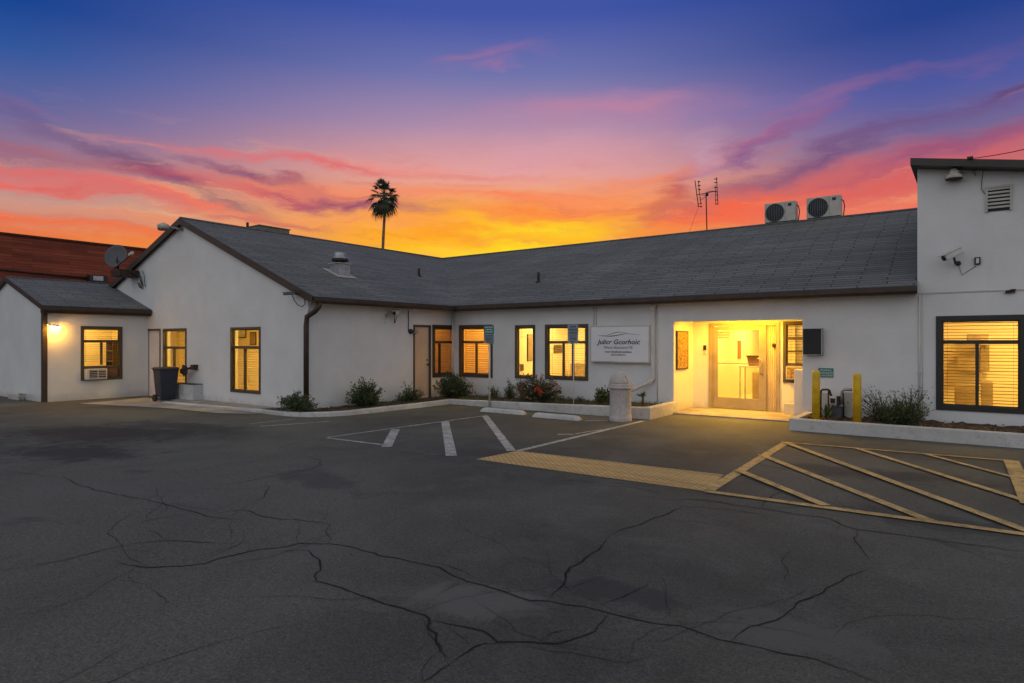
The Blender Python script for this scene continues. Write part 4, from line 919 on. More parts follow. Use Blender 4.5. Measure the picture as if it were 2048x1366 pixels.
b = B(); b.box(xh+.05,xh+.2,VG-.14,VG,zh-.02,zh+.12); b.tube([(xh+.1,VG-.1,zh+.05),(xh-.12,VG-.22,zh-.02)], .03, 8); b.build('bracket', M_RUST, t)
b = B(); random.seed(8)
for k in range(8):
    cx_, cz_ = xh-.08+random.uniform(-.14,.10), zh-.03+random.uniform(-.10,.08); r1 = random.uniform(.06,.11); ph = random.uniform(0,3)
    b.tube([(cx_+r1*math.cos(a+ph), VG-.2+.04*math.sin(2*a+k), cz_+r1*.9*math.sin(a+ph)) for a in [2*math.pi*i/16 for i in range(17)]], .02, 6)
b.build('hose', M_DARK, t)
xa = onV(353,683,VG-.2)[0]; xb = onV(391,683,VG-.2)[0]
t = thing('utility_chest', 'low whitewashed chest with rust streaks on the gable wall', 'chest', ((xa+xb)/2,VG-.15,.05))
b = B(); b.box(xa,xb,VG-.28,VG-.002,.05,.47); b.build('body', worn('streaked_whitewash', (.66,.66,.67), base=(.3,.2,.15), wear=.5), t, bevel=.008)
b = B(); b.box(xa-.01,xb+.01,VG-.29,VG-.001,.47,.485); b.build('lid', M_WFR, t)
b = B(); random.seed(2)
for i in range(6): x_ = xa+.04+i*(xb-xa)*.5/6; b.box(x_,x_+.008,VG-.284,VG-.281,.07+random.uniform(0,.12),.46)
b.build('slat', M_RUST, t)
# bits by the left end wall
t = thing('metal_bracket', 'bent pale metal bracket lying by the left end wall', 'bracket', (-22.5,vL0-.2,0))
q = onV(52,803,vL0-.15); b = B(); xq = q[0]; b.box(xq-.42,xq,vL0-.2,vL0-.14,.17,.20); b.tube([(xq,vL0-.17,.18),(xq+.02,vL0-.17,0)], .012, 6); b.tube([(xq-.35,vL0-.17,.17),(xq-.35,vL0-.17,0)], .012, 6); b.build('rail', M_MET, t)
b = B(); b.box(xq-1.3,xq-.5,vL0-.2,vL0-.05,0,.14); tag(b.build('drain_channel', M_CREAM, loc=(xq-.9,vL0-.1,0), bevel=.01), 'low pale drain box on the ground beside the left end wall', 'drain box')

# ------------------------------------------------------------------ air conditioner in the low wing window
ya, yb = wI[0]+.075, wI[0]+.075+(wI[1]-wI[0])*.5
t = thing('window_air_conditioner', 'white window air conditioner in the lower left of the low wing window', 'air conditioner', (UL,ya,.6))
M = FU(UL); b = B(); b.box(ya,yb,-.16,.04,.57,.87); b.build('case', M_WPL, t, M, bevel=.01)
b = B(); ga, gb_ = ya+.08, yb-.03; b.box(ga,gb_,-.163,-.1605,.60,.84); b.build('grille_cavity', M_RUST, t, M)
b = B(); [b.box(ga,gb_,-.172,-.164,z,z+.012) for z in (.615,.665,.715,.765,.815)]; b.box((ga+gb_)/2-.008,(ga+gb_)/2+.008,-.178,-.1725,.60,.84); b.build('grille', M_WPL, t, M)
t = thing('window_air_conditioner', 'air conditioner front low in the window at the right of the entrance', 'air conditioner', (-3.3,VR,.8))
b = B(); b.box(wE[0]+.07,wE[1]-.08,VR-.10,VR+.04,.79,1.09); b.build('case', M_CREAM, t, bevel=.008); b = B(); b.box(wE[0]+.10,wE[1]-.12,VR-.108,VR-.101,.82,1.06); b.build('grille', M_GOLD, t)

# ------------------------------------------------------------------ lamps, cameras and other wall things
# lit wall lamp on the low wing
yl, zl = onU(113, 655, UL+.2)
t = thing('wall_lamp', 'lit white wall lamp beside the brown corner board of the low wing', 'lamp', (UL,yl,zl))
b = B(); b.tube([(UL,yl-.12,zl+.08),(UL+.04,yl-.12,zl+.08)], .05, 12); b.tube([(UL+.03,yl-.12,zl+.07),(UL+.14,yl-.05,zl+.09),(UL+.17,yl,zl+.05)], .014, 8); b.build('arm', M_WPL, t)
b = B(); b.lathe([(.03,.08),(.07,.06),(.115,.025)], (UL+.17,yl,zl), n=20); b.build('shade', M_WPL, t)
b = B(); b.lathe([(.105,.022),(.112,.0),(.09,-.03),(.05,-.045),(.001,-.05)], (UL+.17,yl,zl), n=20); b.build('bulb', lamp('wall_lamp_glow', (1,.46,.05), 110), t)
# unlit bulkhead lamp by the beige door
yl, zl = onU(822, 663, US)
t = thing('wall_lamp', 'unlit round bulkhead lamp on a conduit beside the beige side door', 'lamp', (US,yl,zl))
b = B(); b.lathe([(.07,0),(.07,.04),(.055,.07),(.001,.075)], (US+.0,yl-.03,zl), n=18, M=Matrix.Rotation(R(90),4,'Y')); b.build('housing', M_DARK, t)
b = B(); b.lathe([(.03,-.02),(.055,.03),(.06,.05),(.001,.055)], (US+.10,yl+.07,zl-.04), n=14, M=Matrix.Rotation(R(60),4,'Y')); b.tube([(US+.05,yl,zl-.02),(US+.1,yl+.06,zl-.04)], .012); b.build('lamp_head', M_MET, t)
def cam_box(t, pos, dirv, L, wd, m):
    Q = Matrix.Translation(pos) @ Vector(dirv).to_track_quat('X','Z').to_matrix().to_4x4(); b = B(); b.box(-L/2,L/2,-wd/2,wd/2,-wd*.42,wd*.42,0,Q); b.build('housing', m, t, bevel=wd*.18)
    b = B(); b.box(-L*.55,L*.62,-wd*.58,wd*.58,wd*.45,wd*.53,0,Q); b.build('sun_hood', m, t); b = B(); b.lathe([(wd*.36,L/2-.002),(wd*.36,L/2+.012),(.001,L/2+.012)], (0,0,0), n=14, M=Q @ Matrix.Rotation(R(90),4,'Y')); b.build('lens', M_PLBLK, t)
# tall block camera
xq, zq = onV(1905, 511, VW-.28)
t = thing('security_camera', 'white bullet camera on the upper wall of the tall block', 'camera', (xq,VW,zq))
cam_box(t, (xq,VW-.28,zq+.02), (-.72,-.52,-.42), .34, .13, M_WPL)
b = B(); b.tube([(xq+.02,VW-.25,zq-.03),(xq+.04,VW-.12,zq-.13),(xq+.08,VW-.002,zq-.12)], .018, 8); b.tube([(xq+.08,VW-.02,zq-.12),(xq+.08,VW-.001,zq-.12)], .045, 12); b.build('bracket', M_DARK, t)
x2, z2 = onV(1924,550,VW-.01); x3, z3 = onV(1952,532,VW-.01); b = B(); b.tube([(xq+.08,VW-.02,zq-.14),(x2,VW-.01,z2),(x3,VW-.01,z3)], .005, 6); b.build('cable', M_CABLE, t)
xs, zs = onV(1955,522,VW); t = thing('junction_box', 'small black framed box beside the white camera on the tall block', 'box', (xs,VW,zs)); b = B(); b.box(xs-.045,xs+.045,VW-.05,VW,zs-.065,zs+.065); b.build('frame', M_PLBLK, t, bevel=.006); b = B(); b.box(xs-.022,xs+.022,VW-.056,VW-.051,zs-.045,zs+.045); b.build('cover', M_WPL, t)
# tall block floodlight
xq, zq = onV(1908, 352, VW-.15)
t = thing('floodlight', 'round hooded floodlight under the roof edge of the tall block', 'lamp', (xq,VW,zq))
b = B(); b.lathe([(.145,-.03),(.15,0),(.13,.03),(.09,.05),(.08,.10),(.06,.105),(.055,.14),(.001,.145)], (xq,VW-.16,zq-.02), n=8, smooth=False); b.build('housing', M_CREAM, t); b = B(); b.lathe([(.13,-.045),(.13,-.031)], (xq,VW-.16,zq-.02), n=18); b.build('lens', M_RUST, t); b = B(); b.box(xq-.05,xq+.05,VW-.12,VW,zq+.03,zq+.10); b.build('bracket', M_DARK, t)
# louvre vent on the tall block
xa, z0 = onV(1974,424,VW); xb, z1 = onV(2021,372,VW)
b = B(); b.box(xa,xb,VW-.012,VW-.002,z0,z1,1)
for i in range(6): z = z0+.02+(z1-z0-.03)*i/6; b.box(xa+.01,xb-.01,VW-.04,VW-.014,z+.028,z+.062)
b.box(xa-.02,xa+.01,VW-.05,VW-.001,z0-.01,z1+.02); b.box(xb-.01,xb+.02,VW-.05,VW-.001,z0-.01,z1+.02); b.box(xa-.02,xb+.02,VW-.052,VW-.001,z1-.01,z1+.03); b.build('louvre_vent', [M_CREAM, M_FAN], BLD)
# cables on the tall block
def pxc(pts, V): return [(*[onV(a, c, V)[0]], V, onV(a, c, V)[1]) for a, c in pts]
b = B(); b.tube(pxc([(1944,333),(1946,345),(1951,352),(1949,340),(1945,333)], VW-.04), .006, 6); b.tube(pxc([(1964,333),(1966,345),(1963,365),(1963,378),(1970,388)], VW-.02), .005, 6); tag(b.build('wall_cable', M_CABLE), 'loose black cables hanging under the tall block roof edge', 'cable')
p0 = Vector((onV(1938,319,VW-.34)[0], VW-.34, onV(1938,319,VW-.34)[1]+.01)); u, v = ray(2300); sK = 11/math.hypot(u, v); p1 = Vector((u*sK, v*sK, CAM_Z+(HOR-208)*sK)); b = B(); b.tube([p0+(p1-p0)*k/10-Vector((0,0,.12*math.sin(math.pi*k/10))) for k in range(11)], .007, 6)
b.box(p0.x-.03,p0.x+.06,p0.y-.01,p0.y+.05,p0.z-.01,p0.z+.04); tag(b.build('overhead_cable', M_CABLE, loc=p0), 'thin overhead cable running off the tall block roof to the right', 'cable')
xa, za = onV(2020,583,VW-.04); t = thing('wall_bracket', 'small rusty fitting on the ledge above the large right window', 'bracket', (xa,VW,za)); b = B(); b.box(xa-.06,xa+.07,VW-.06,VW-.013,za-.02,za+.02); b.tube([(xa-.07,VW-.05,za-.03),(xa+.02,VW-.07,za+.03),(xa+.08,VW-.05,za+.03)], .012, 6); b.build('fitting', M_RUST, t)
# camera pair on the wing side wall
yq, zq = onU(790, 625, US+.15)
t = thing('security_camera', 'white camera with hanging cables under the wing eave near the beige door', 'camera', (US,yq,zq))
cam_box(t, (US+.2,yq,zq), (.45,-.85,-.15), .34, .13, M_WPL); b = B(); b.tube([(US,yq+.05,zq-.02),(US+.16,yq+.02,zq-.03)], .02, 8); b.tube([(US+.12,yq+.02,zq-.03),(US+.10,yq+.02,zq-.28)], .012, 6); b.tube([(US+.14,yq+.10,zq-.03),(US+.10,yq+.04,zq-.28)], .010, 6); b.build('bracket', M_DARK, t)
yq, zq = onU(773, 631, US+.03)
t = thing('wall_sensor', 'small pale motion sensor left of the camera on the wing side wall', 'sensor', (US,yq,zq)); b = B(); b.lathe([(.035,0),(.04,.03),(.025,.06),(.001,.07)], (US,yq,zq), n=14, M=Matrix.Rotation(R(90),4,'Y')); b.build('housing', M_CREAM, t); b = B(); b.tube([(US+.02,yq-.01,zq-.03),(US+.02,yq-.03,zq-.22)], .005, 6); b.build('cable', M_WPL, t)
# camera on the gable wall
xq, zq = onV(585, 587, VG-.22)
t = thing('security_camera', 'grey camera on the gable wall beside the brown downpipe', 'camera', (xq,VG,zq))
cam_box(t, (xq-.08,VG-.24,zq-.0), (-.97,-.2,-.03), .34, .07, M_GREYM); b = B(); b.tube([(xq-.02,VG-.22,zq),(xq+.04,VG-.1,zq-.02),(xq+.10,VG,zq+.06)], .015, 8); b.box(xq-.07,xq+.10,VG-.26,VG-.2,zq+.07,zq+.085); b.build('bracket', M_DARK, t)
b = B(); b.tube([(xq-.04,VG-.2,zq-.03),(xq-.02,VG-.16,zq-.15),(xq+.03,VG-.1,zq-.26),(xq+.14,VG-.06,zq-.30),(xq+.22,VG-.04,zq-.24),(xq+.16,VG-.02,zq-.08),(xq+.12,VG-.01,zq+.04)], .010, 6); b.build('cable', M_CABLE, t)
# barn light near the gable peak
xq, zq = onV(360, 458, VG-.05)
t = thing('floodlight', 'grey barn light on an arm near the peak of the gable', 'lamp', (xq,VG,zq))
b = B(); b.tube([(xq+.05,VG,zq),(xq-.02,VG-.18,zq+.01),(xq-.10,VG-.34,zq+.03)], [.03,.025,.03], 8); b.box(xq+.0,xq+.09,VG-.03,VG,zq-.06,zq+.06); b.build('arm', M_MET, t)
hx_, hy_ = xq-.15, VG-.44; b = B(); b.lathe([(.14,-.07),(.15,.02),(.12,.06),(.06,.08),(.05,.10),(.001,.105)], (hx_,hy_,zq+.03), n=16, sx=1.3, sy_=1.0); b.build('housing', M_CREAM, t); b = B(); b.lathe([(.13,-.10),(.135,-.071)], (hx_,hy_,zq+.03), n=16, sx=1.3); b.build('lens', M_GREYM, t)
# satellite dish on the left rake
u_, v_ = ray(232); V_ = 8.45; xq, zq = onV(232, 512, V_)
t = thing('satellite_dish', 'grey satellite dish clamped to the left edge of the gable roof', 'satellite dish', (xq,V_,zq-.4))
ax = Vector((.62,-.72,.30)).normalized(); Q = Matrix.Translation((xq,V_,zq)) @ ax.to_track_quat('Z','Y').to_matrix().to_4x4()
b = B(); prof = [(.001,-.07),(.10,-.064),(.20,-.045),(.29,-.014),(.35,.02),(.355,.015),(.29,-.026),(.20,-.058),(.10,-.077),(.001,-.083)]
b.lathe(prof, (0,0,0), n=32, M=Q, sx=.92, sy_=1.05); b.build('dish', M_GREYM, t)
low = Q @ Vector((0,-.30,0)); foc = Vector((onV(262,508,8.25)[0],8.25,onV(262,508,8.25)[1]))
rk = lambda x: RZ - slL*(RX-x)
b = B(); b.tube([Vector((xq,V_,zq))-ax*.08, Vector((xq+.05,V_+.02,zq-.34)), low+Vector((0,0,-.1))], .022, 8); b.tube([Vector((xq+.0,V_,zq-.34)), foc+Vector((0,0,-.03))], .016, 6); b.box(xq-.30,xq+.36,V_-.03,V_+.50,zq-.62,zq-.42); b.tube([(xq+.05,V_+.05,zq-.42),(xq+.05,V_,zq-.1)], .03, 8); b.build('mount', M_RUST, t)
b = B(); [b.box(foc.x+.0+.06*i-.1,foc.x+.04+.06*i-.1,foc.y-.03,foc.y+.03,foc.z-.045+.012*i,foc.z+.03+.012*i) for i in range(4)]; b.tube([foc+Vector((-.10,0,0)),foc+Vector((.14,0,.04))], .022, 8); b.build('receiver', M_WPL, t)
b = B(); cxx = xq+.62
for k in range(3): b.tube([(xq+.25,V_+.2,zq-.45),(xq+.42+.08*k,VG-.08,zq-.62),(xq+.55+.06*k,VG-.05,zq-.85-.05*k),(xq+.40+.1*k,VG-.05,zq-.95-.03*k),(xq+.30+.06*k,VG-.06,zq-.80)], .010, 6)
b.tube([(xq+.6,VG-.05,zq-.45),(xq+.72,VG-.05,zq-.6),(xq+.74,VG-.04,zq-.82),(xq+.78,VG-.04,zq-.95)], .010, 6); b.build('cable', M_CABLE, t)

# ------------------------------------------------------------------ roof things
def on_slope(px, py):     # ray onto the wing's right slope
    u, v = ray(px); dz = HOR-py; k = (RZ+slR*RX-CAM_Z)/(dz+slR*u); return Vector((u*k, v*k, CAM_Z+dz*k))
def on_main(px, py):
    u, v = ray(px); dz = HOR-py; k = (EZ-slM*EV-CAM_Z)/(dz-slM*v); return Vector((u*k, v*k, CAM_Z+dz*k))
p = on_slope(680, 548); x, y, z = p
t = thing('roof_exhaust_fan', 'galvanised exhaust fan on a square curb on the wing roof', 'roof vent', (x,y,z))
h = .20; b = B(); b.rings([[(x-h,y-h,z-.05),(x+h,y-h,z-.24),(x+h,y+h,z-.24),(x-h,y+h,z-.05)], [(x-h*.93,y-h*.93,z+.27),(x+h*.93,y-h*.93,z+.27),(x+h*.93,y+h*.93,z+.27),(x-h*.93,y+h*.93,z+.27)]], smooth=False); b.build('curb', M_MET, t)
b = B(); sz = slR; q = .34; b.rings([[(x+a,y+c,z-sz*a+.012+k) for a, c in ((-q,-q),(q,-q),(q,q),(-q,q))] for k in (0,.012)], smooth=False); b.box(x-.225,x+.225,y-.225,y+.225,z+.27,z+.29); b.build('flashing', M_CREAM, t)
b = B(); b.lathe([(.13,.29),(.14,.34),(.22,.35),(.23,.38),(.22,.41)], (x,y,z), n=28); b.build('base_ring', M_DARK, t)
b = B(); b.lathe([(.225,.41),(.22,.44),(.17,.49),(.165,.52),(.165,.57),(.15,.59),(.001,.60)], (x,y,z), n=28); b.build('hood', M_MET, t)
for px, y0_, y1_, fn, lab in ((838,552,537,on_slope,'short vent pipe on the wing roof near the valley'), (1077,564,545,on_main,'short vent pipe on the main roof right of the valley')):
    q = fn(px, y0_); hgt = (y0_-y1_)*q.length/FPX*.98; b = B(); b.tube([q-Vector((0,0,.05)), q+Vector((0,0,hgt))], .04, 10); b.lathe([(.10,-.04),(.06,.03)], q, n=12); tag(b.build('vent_pipe', M_RUST, loc=q), lab, 'vent pipe')
q = Vector((RX-.35, onU(495,450,RX-.35)[0], 0)); zz = onU(495,445,q.x)[1]; b = B(); b.tube([(q.x,q.y,zR(q.x)-.05),(q.x,q.y,zz)], .04, 10); tag(b.build('vent_pipe', M_RUST, loc=(q.x,q.y,zR(q.x))), 'vent pipe on the wing ridge beside the roof box', 'vent pipe')
M_HAT = mat('weathered_tin', (.20,.18,.15), .6, var=.2); xk = RX-.9; ya, za = onU(505,455,xk); yb, zb = onU(565,458,xk)
b = B(); b.box(xk-.5,xk+.4,ya,yb,zR(xk-.5)-.1,(za+zb)/2-.03); t = thing('roof_box', 'flat weathered box hatch behind the wing ridge', 'roof hatch', (xk,(ya+yb)/2,zR(xk))); b.build('case', M_HAT, t, bevel=.01); b = B(); zt = (za+zb)/2-.03; b.box(xk-.53,xk+.43,ya-.03,yb+.03,zt,zt+.03); b.build('lid', M_HAT, t)
# condensers on the ridge
def condenser(pxa, pxb, pya, pyb, label):
    Vc = MR+.02; xa = onV(pxa,683,Vc)[0]; xb = onV(pxb,683,Vc)[0]; z0 = RZ+.03; z1 = onV(pxa,pya,Vc)[1]; t = thing('condenser_unit', label, 'air conditioner', ((xa+xb)/2,Vc,z0), 'outdoor air conditioner units on the ridge')
    b = B(); b.box(xa,xb,Vc,Vc+.33,z0+.04,z1); b.build('case', M_CREAM, t, bevel=.012)
    b = B(); cxx = xa+(xb-xa)*.34; czz = (z0+z1)/2+.01; r = min((z1-z0)*.42,(xb-xa)*.31)
    b.lathe([(r,.0),(r,.006),(.001,.006)], (cxx,Vc-.001,czz), n=36, M=Matrix.Rotation(R(90),4,'X')); b.build('fan_opening', M_FAN, t)
    b = B(); k = 11
    for i in range(k):
        xx = -r+2*r*(i+.5)/k; hz = math.sqrt(r*r-xx*xx)*.97; b.box(cxx+xx-.010,cxx+xx+.010,Vc-.022,Vc-.012,czz-hz,czz+hz)
    b.tube([(cxx+r*math.cos(a),Vc-.014,czz+r*math.sin(a)) for a in [2*math.pi*i/36 for i in range(37)]], .010, 6); b.build('fan_grille', M_GREYM, t)
    b = B(); b.box(xb-(xb-xa)*.24,xb-(xb-xa)*.13,Vc-.008,Vc-.001,z1-.14,z1-.06); b.box(xb-(xb-xa)*.32-.004,xb-(xb-xa)*.32,Vc-.006,Vc-.001,z0+.06,z1-.02)
    b.build('badge', M_DARK, t)
    for xx in (xa+.12, xb-.12): b = B(); b.box(xx-.03,xx+.03,Vc-.03,Vc+.36,z0-.01,z0+.04); b.box(xx-.02,xx+.02,Vc+.30,Vc+.34,RZ-slM*.35-.02,z0+.002); b.build('foot', M_DARK, t)
    b = B(); b.tube([(xb-.0,Vc+.1,z0+.5),(xb+.06,Vc+.1,z0+.46),(xb+.09,Vc+.1,z0+.3),(xb+.06,Vc+.1,z0+.05),(xb+.06,Vc+.12,z0-.06)], .015, 6); b.build('pipe', M_CABLE, t)
condenser(1529, 1591, 408, 454, 'outdoor air conditioner unit nearer the antenna on the ridge')
condenser(1613, 1681, 397, 442, 'outdoor air conditioner unit nearer the tall block on the ridge')
# antenna
Va = MR+.1; xm, zb = onV(1414, 467, Va); zt = onV(1411, 391, Va)[1]
t = thing('television_antenna', 'rusty television antenna with upright bars on the main ridge', 'antenna', (xm,Va,RZ-.05))
A_ = lambda a, c, dy=0: (onV(a, c, Va)[0], Va+dy, onV(a, c, Va)[1])
b = B(); b.tube([(xm,Va,RZ-.05), A_(1412,387)], .018, 8); b.build('mast', M_RUST, t)
b = B(); b.tube([A_(1392,390), A_(1412,386), A_(1433,382)], .012, 6); b.tube([A_(1402,389,.08), A_(1413,390)], .010, 6); b.tube([A_(1413,382,.1), A_(1432,382)], .008, 6); b.tube([A_(1402,400), A_(1411,393)], .007, 6); b.build('boom', M_RUST, t)
b = B(); b.lathe([(.045,-.06),(.05,0),(.04,.05)], A_(1414,388), n=8); b.build('amplifier', M_DARK, t)
b = B(); b.tube([A_(1390,361), A_(1397,414)], .014, 6); b.build('reflector_bar', M_RUST, t); b = B(); b.tube([A_(1397,362), A_(1398,380), A_(1402,408)], .012, 6)
for pyy in (363, 371, 379, 407, 413): b.lathe([(.03,-.02),(.035,0),(.02,.02)], A_(1397.5+(pyy-362)*.09, pyy), n=6); b.tube([A_(1394.5,pyy), A_(1401+(pyy-362)*.05,pyy)], .007, 5)
b.build('element_bar', M_RUST, t)
b = B(); b.tube([A_(1433,355), A_(1436,409)], .012, 6); b.tube([A_(1430.5,371), A_(1431.5,409)], .009, 6)
for i, pyy in enumerate((358,365,375,384,390,400,408)): b.tube([A_(1428.5 if i < 3 else 1430.5,pyy), A_(1435,pyy)], .014, 6)
b.build('element_bar', M_RUST, t)
b = B(); b.tube([A_(1397,415), A_(1371,470,.2)], .004, 5); b.build('guy_wire', M_CABLE, t)

# ------------------------------------------------------------------ red brick neighbour
t = thing('brick_building', 'dark red brick building rising behind the low wing at far left', 'building', (-45,12,0))
b = B(); zt = 7.12
b.poly([(-40,-12,0),(-40,34,0),(-40,34,zt),(-40,-12,zt)], 0, [(-12,0),(34,0),(34,zt),(-12,zt)]); b.poly([(-55,-12,0),(-40,-12,0),(-40,-12,zt),(-55,-12,zt)], 0, [(-55,0),(-40,0),(-40,zt),(-55,zt)]); b.poly([(-40,34,0),(-55,34,0),(-55,34,zt),(-40,34,zt)], 0, [(-40,0),(-55,0),(-55,zt),(-40,zt)])
b.poly([(-55,34,0),(-55,-12,0),(-55,-12,zt),(-55,34,zt)], 0, [(34,0),(-12,0),(-12,zt),(34,zt)]); b.build('wall', M_RED, t)
b = B(); b.box(-55.2,-39.9,-12.1,34.1,zt,zt+.10); b.build('roof', mat('roof_edge', (.06,.025,.018), .8, var=.3), t)
b = B(); c1 = [onU(a, c, -39.9) for a, c in ((-60,533),(60,545),(182,557))]; b.tube([(-39.9,a,c) for a, c in c1], .06, 6); b.build('conduit', M_RUST, t)
yq, zq = onU(195,560,-39.7); tt = thing('floodlight', 'small dark floodlight on the wall of the brick building', 'lamp', (-40,yq,zq)); b = B(); b.box(-39.99,-39.5,yq-.45,yq+.45,zq-.2,zq+.25); b.build('housing', M_DARK, tt, bevel=.03); b = B(); b.box(-39.49,-39.45,yq-.3,yq+.2,zq-.05,zq+.2); b.build('lens', M_MET, tt)

# ------------------------------------------------------------------ palm
def palm(px, dist, zb_top, label):
    u, v = ray(px); k = dist/math.hypot(u, v); c = Vector((u*k, v*k, 0)); mp = dist/FPX*math.cos(math.atan((px-1024)/FPX))**-1*1.0
    zc = CAM_Z+(HOR-388)*k; random.seed(12); t = thing('palm_tree', label, 'palm tree', c)
    b = B(); pts, rs = [], []
    for i in range(16): z = zc*i/15; pts.append(c+Vector((.10*math.sin(i*.5), .1*math.cos(i*.4), z))); rs.append(.17-.04*i/15+(.12 if i == 0 else 0)+.012*(i%2))
    b.tube(pts, rs, 12); b.build('trunk', M_PALMT, t); top = c+Vector((0,0,zc)); cr = B()
    def frond(az_, el_, L, mi, droop):
        d = Vector((math.cos(az_)*math.cos(el_), math.sin(az_)*math.cos(el_), math.sin(el_))); pl = L*.52
        p0 = top+Vector((0,0,random.uniform(-.35,.2))); p1 = p0+d*pl+Vector((0,0,-droop*.15)); cr.tube([p0, (p0+p1)/2+Vector((0,0,.04)), p1], [.03,.022,.014], 4, mi)
        side = d.cross(Vector((0,0,1))).normalized() if abs(d.z) < .97 else Vector((1,0,0)); up = side.cross(d).normalized(); nb = 22
        for j in range(nb):
            a = R(-74+148*j/(nb-1)); bl = L*.56*(.70+.30*math.cos(a))*random.uniform(.8,1.1); dd = (d*math.cos(a)+side*math.sin(a)).normalized(); w_ = .026*L
            q1 = p1+dd*bl*.55+Vector((0,0,-droop*.10)); q2 = p1+dd*bl+Vector((0,0,-droop*.40-.12*bl)); s2 = dd.cross(up).normalized()*w_+up*random.uniform(-.01,.01)
            cr.poly([p1, q1-s2, q1+s2], mi); cr.poly([q1-s2, q2, q1+s2], mi)
    for i in range(40):
        f = (i+.5)/40; e = 84-150*f**.85+random.uniform(-9,9); L = random.uniform(1.5,1.95)*(.9+.25*f)
        frond(i*2.3999+random.uniform(-.25,.25), R(e), L, 1 if (f > .72 and i % 2) else 0, .1+1.5*f)
    cr.build('crown', [M_PALM, M_PALMD], t)
palm(768, 66, 0, 'tall lone fan palm rising behind the wing roof')

# ------------------------------------------------------------------ shrubs
def shrub(name, c, rx, ry, rz, nb, nl, ls, label, seed, mats=None, flowers=None, lean=(0,0), open_=.0, thin=1.0, cat='shrub'):
    random.seed(seed); mats = mats or M_LEAF; t = thing(name, label, cat, c); c = Vector(c); st, lf = B(), B(); tips = []
    for i in range(nb):
        a = random.uniform(0, 6.283); e = math.acos(random.uniform(0, 1))*.92; rr = random.uniform(.62, 1.06)
        lump = 1+.24*noise.noise(Vector((math.cos(a)*1.7, math.sin(a)*1.7, e*1.5+seed)))
        d = Vector((math.cos(a)*math.sin(e)*rx, math.sin(a)*math.sin(e)*ry, math.cos(e)*rz))*rr*lump; d.x += lean[0]*d.z; d.y += lean[1]*d.z
        base = c+Vector((d.x*.12, d.y*.12, -.02)); mid = c+Vector((d.x*.45+random.uniform(-.03,.03), d.y*.45, d.z*.62)); tip = c+d+Vector((0,0,.02))
        st.tube([base, mid, tip], [.007,.005,.0025], 4); tips.append((base, mid, tip))
    per = max(1, nl//nb)
    for base, mid, tip in tips:
        mi = random.choices(range(len(mats)), [5,3,1][:len(mats)])[0]
        for j in range(per):
            f = 1-random.random()**1.5*.78 if not open_ else 1-random.random()*.7; p = (mid+(tip-mid)*((f-.5)*2)) if f > .5 else base+(mid-base)*f*2
            p = p+Vector((random.gauss(0,.028), random.gauss(0,.028), random.gauss(0,.022)))*(1+open_); d = ((tip-base).normalized()*.8+Vector((random.gauss(0,.6), random.gauss(0,.6), random.gauss(0.15,.5)))).normalized()
            s = ls*random.uniform(.6,1.35); sd = d.cross(Vector((random.gauss(0,1),random.gauss(0,1),random.gauss(0,1)))).normalized()*s*.26*thin
            if p.z < c.z-.01: p.z = c.z+.01
            lf.poly([p, p+d*s*.5+sd, p+d*s, p+d*s*.5-sd], mi)
    st.build('stems', M_TWIG, t); lf.build('leaves', mats, t)
    if flowers:
        for fm, k, sz, where in flowers:
            fb = B()
            for i in range(k):
                base, mid, tip = random.choice(tips); p = tip if where is None else Vector(where)+Vector((random.gauss(0,.05),random.gauss(0,.03),random.gauss(0,.045)))
                for q in range(6):
                    a = q*1.047+random.random(); d = Vector((math.cos(a)*.8, math.sin(a)*.5-.4, random.uniform(-.2,.9))).normalized()*sz; s2 = Vector((-d.y, d.x, .2*sz)).normalized()*sz*.4; fb.poly([p, p+d*.6+s2, p+d, p+d*.6-s2])
            fb.build('blossoms', fm, t)
    return t
def gc(px, py, y=None, z=.07):
    u, v = ray(px)
    if y is None: k = (CAM_Z-z)/(py-HOR); return (u*k, v*k, z)
    k = y/v; return (u*k, y, z)
# along the wing
shrub('shrub', (-12.30, 8.60, .06), .62, .30, .42, 150, 3600, .045, 'clipped dark shrub at the foot of the brown downpipe', 1)
q = onU(731, 683, -11.85); shrub('shrub', (-11.85, q[0], .07), .38, .52, .62, 170, 4200, .055, 'dense dark green shrub against the wing side wall', 2, thin=.8)
q = onU(822, 683, -11.85); shrub('shrub', (-11.9, q[0], .07), .32, .52, .40, 80, 1300, .045, 'loose dark shrub in front of the beige side door', 3, open_=.5)
q = onU(818, 683, -11.85); b = B(); random.seed(4)
t = thing('flower_stalk', 'thin dry flower stalk rising from the shrub by the beige door', 'plant', (-11.9, q[0]-.05, .07))
for k in range(4): dx, dy = random.uniform(-.1,.1), random.uniform(-.15,.15); b.tube([(-11.9,q[0],.07),(-11.9+dx*.5,q[0]+dy*.5,.45),(-11.9+dx,q[0]+dy,.62)], .004, 4)
b.build('stem', M_TWIG, t)
x = onV(909, 683, 13.35)[0]; shrub('shrub', (x, 13.3, .09), .62, .42, .70, 200, 4600, .055, 'big rounded shrub in the inner corner under the corner windows', 5)
x = onV(987, 683, 13.5)[0]; shrub('shrub', (x, 13.5, .10), .22, .2, .34, 40, 420, .05, 'small wispy shrub behind the teal parking sign post', 6, mats=[M_LEAF[1], M_DRY])
x = onV(1019, 683, 13.6)[0]; shrub('shrub', (x, 13.6, .11), .15, .14, .48, 45, 620, .06, 'narrow upright shrub left of the rose bush', 7, thin=.6)
x = onV(1073, 683, 13.2)[0]; zf = onV(1075, 782, 12.85); shrub('rose_bush', (x, 13.2, .12), .72, .48, .66, 240, 4600, .05, 'rounded rose bush with pink and bright red flowers', 8, flowers=[(M_FLR_P, 150, .055, None), (mat('orange_flower', (.75,.22,.08), .5), 22, .055, None), (M_FLR_R, 9, .06, (zf[0], 12.85, zf[1]))])
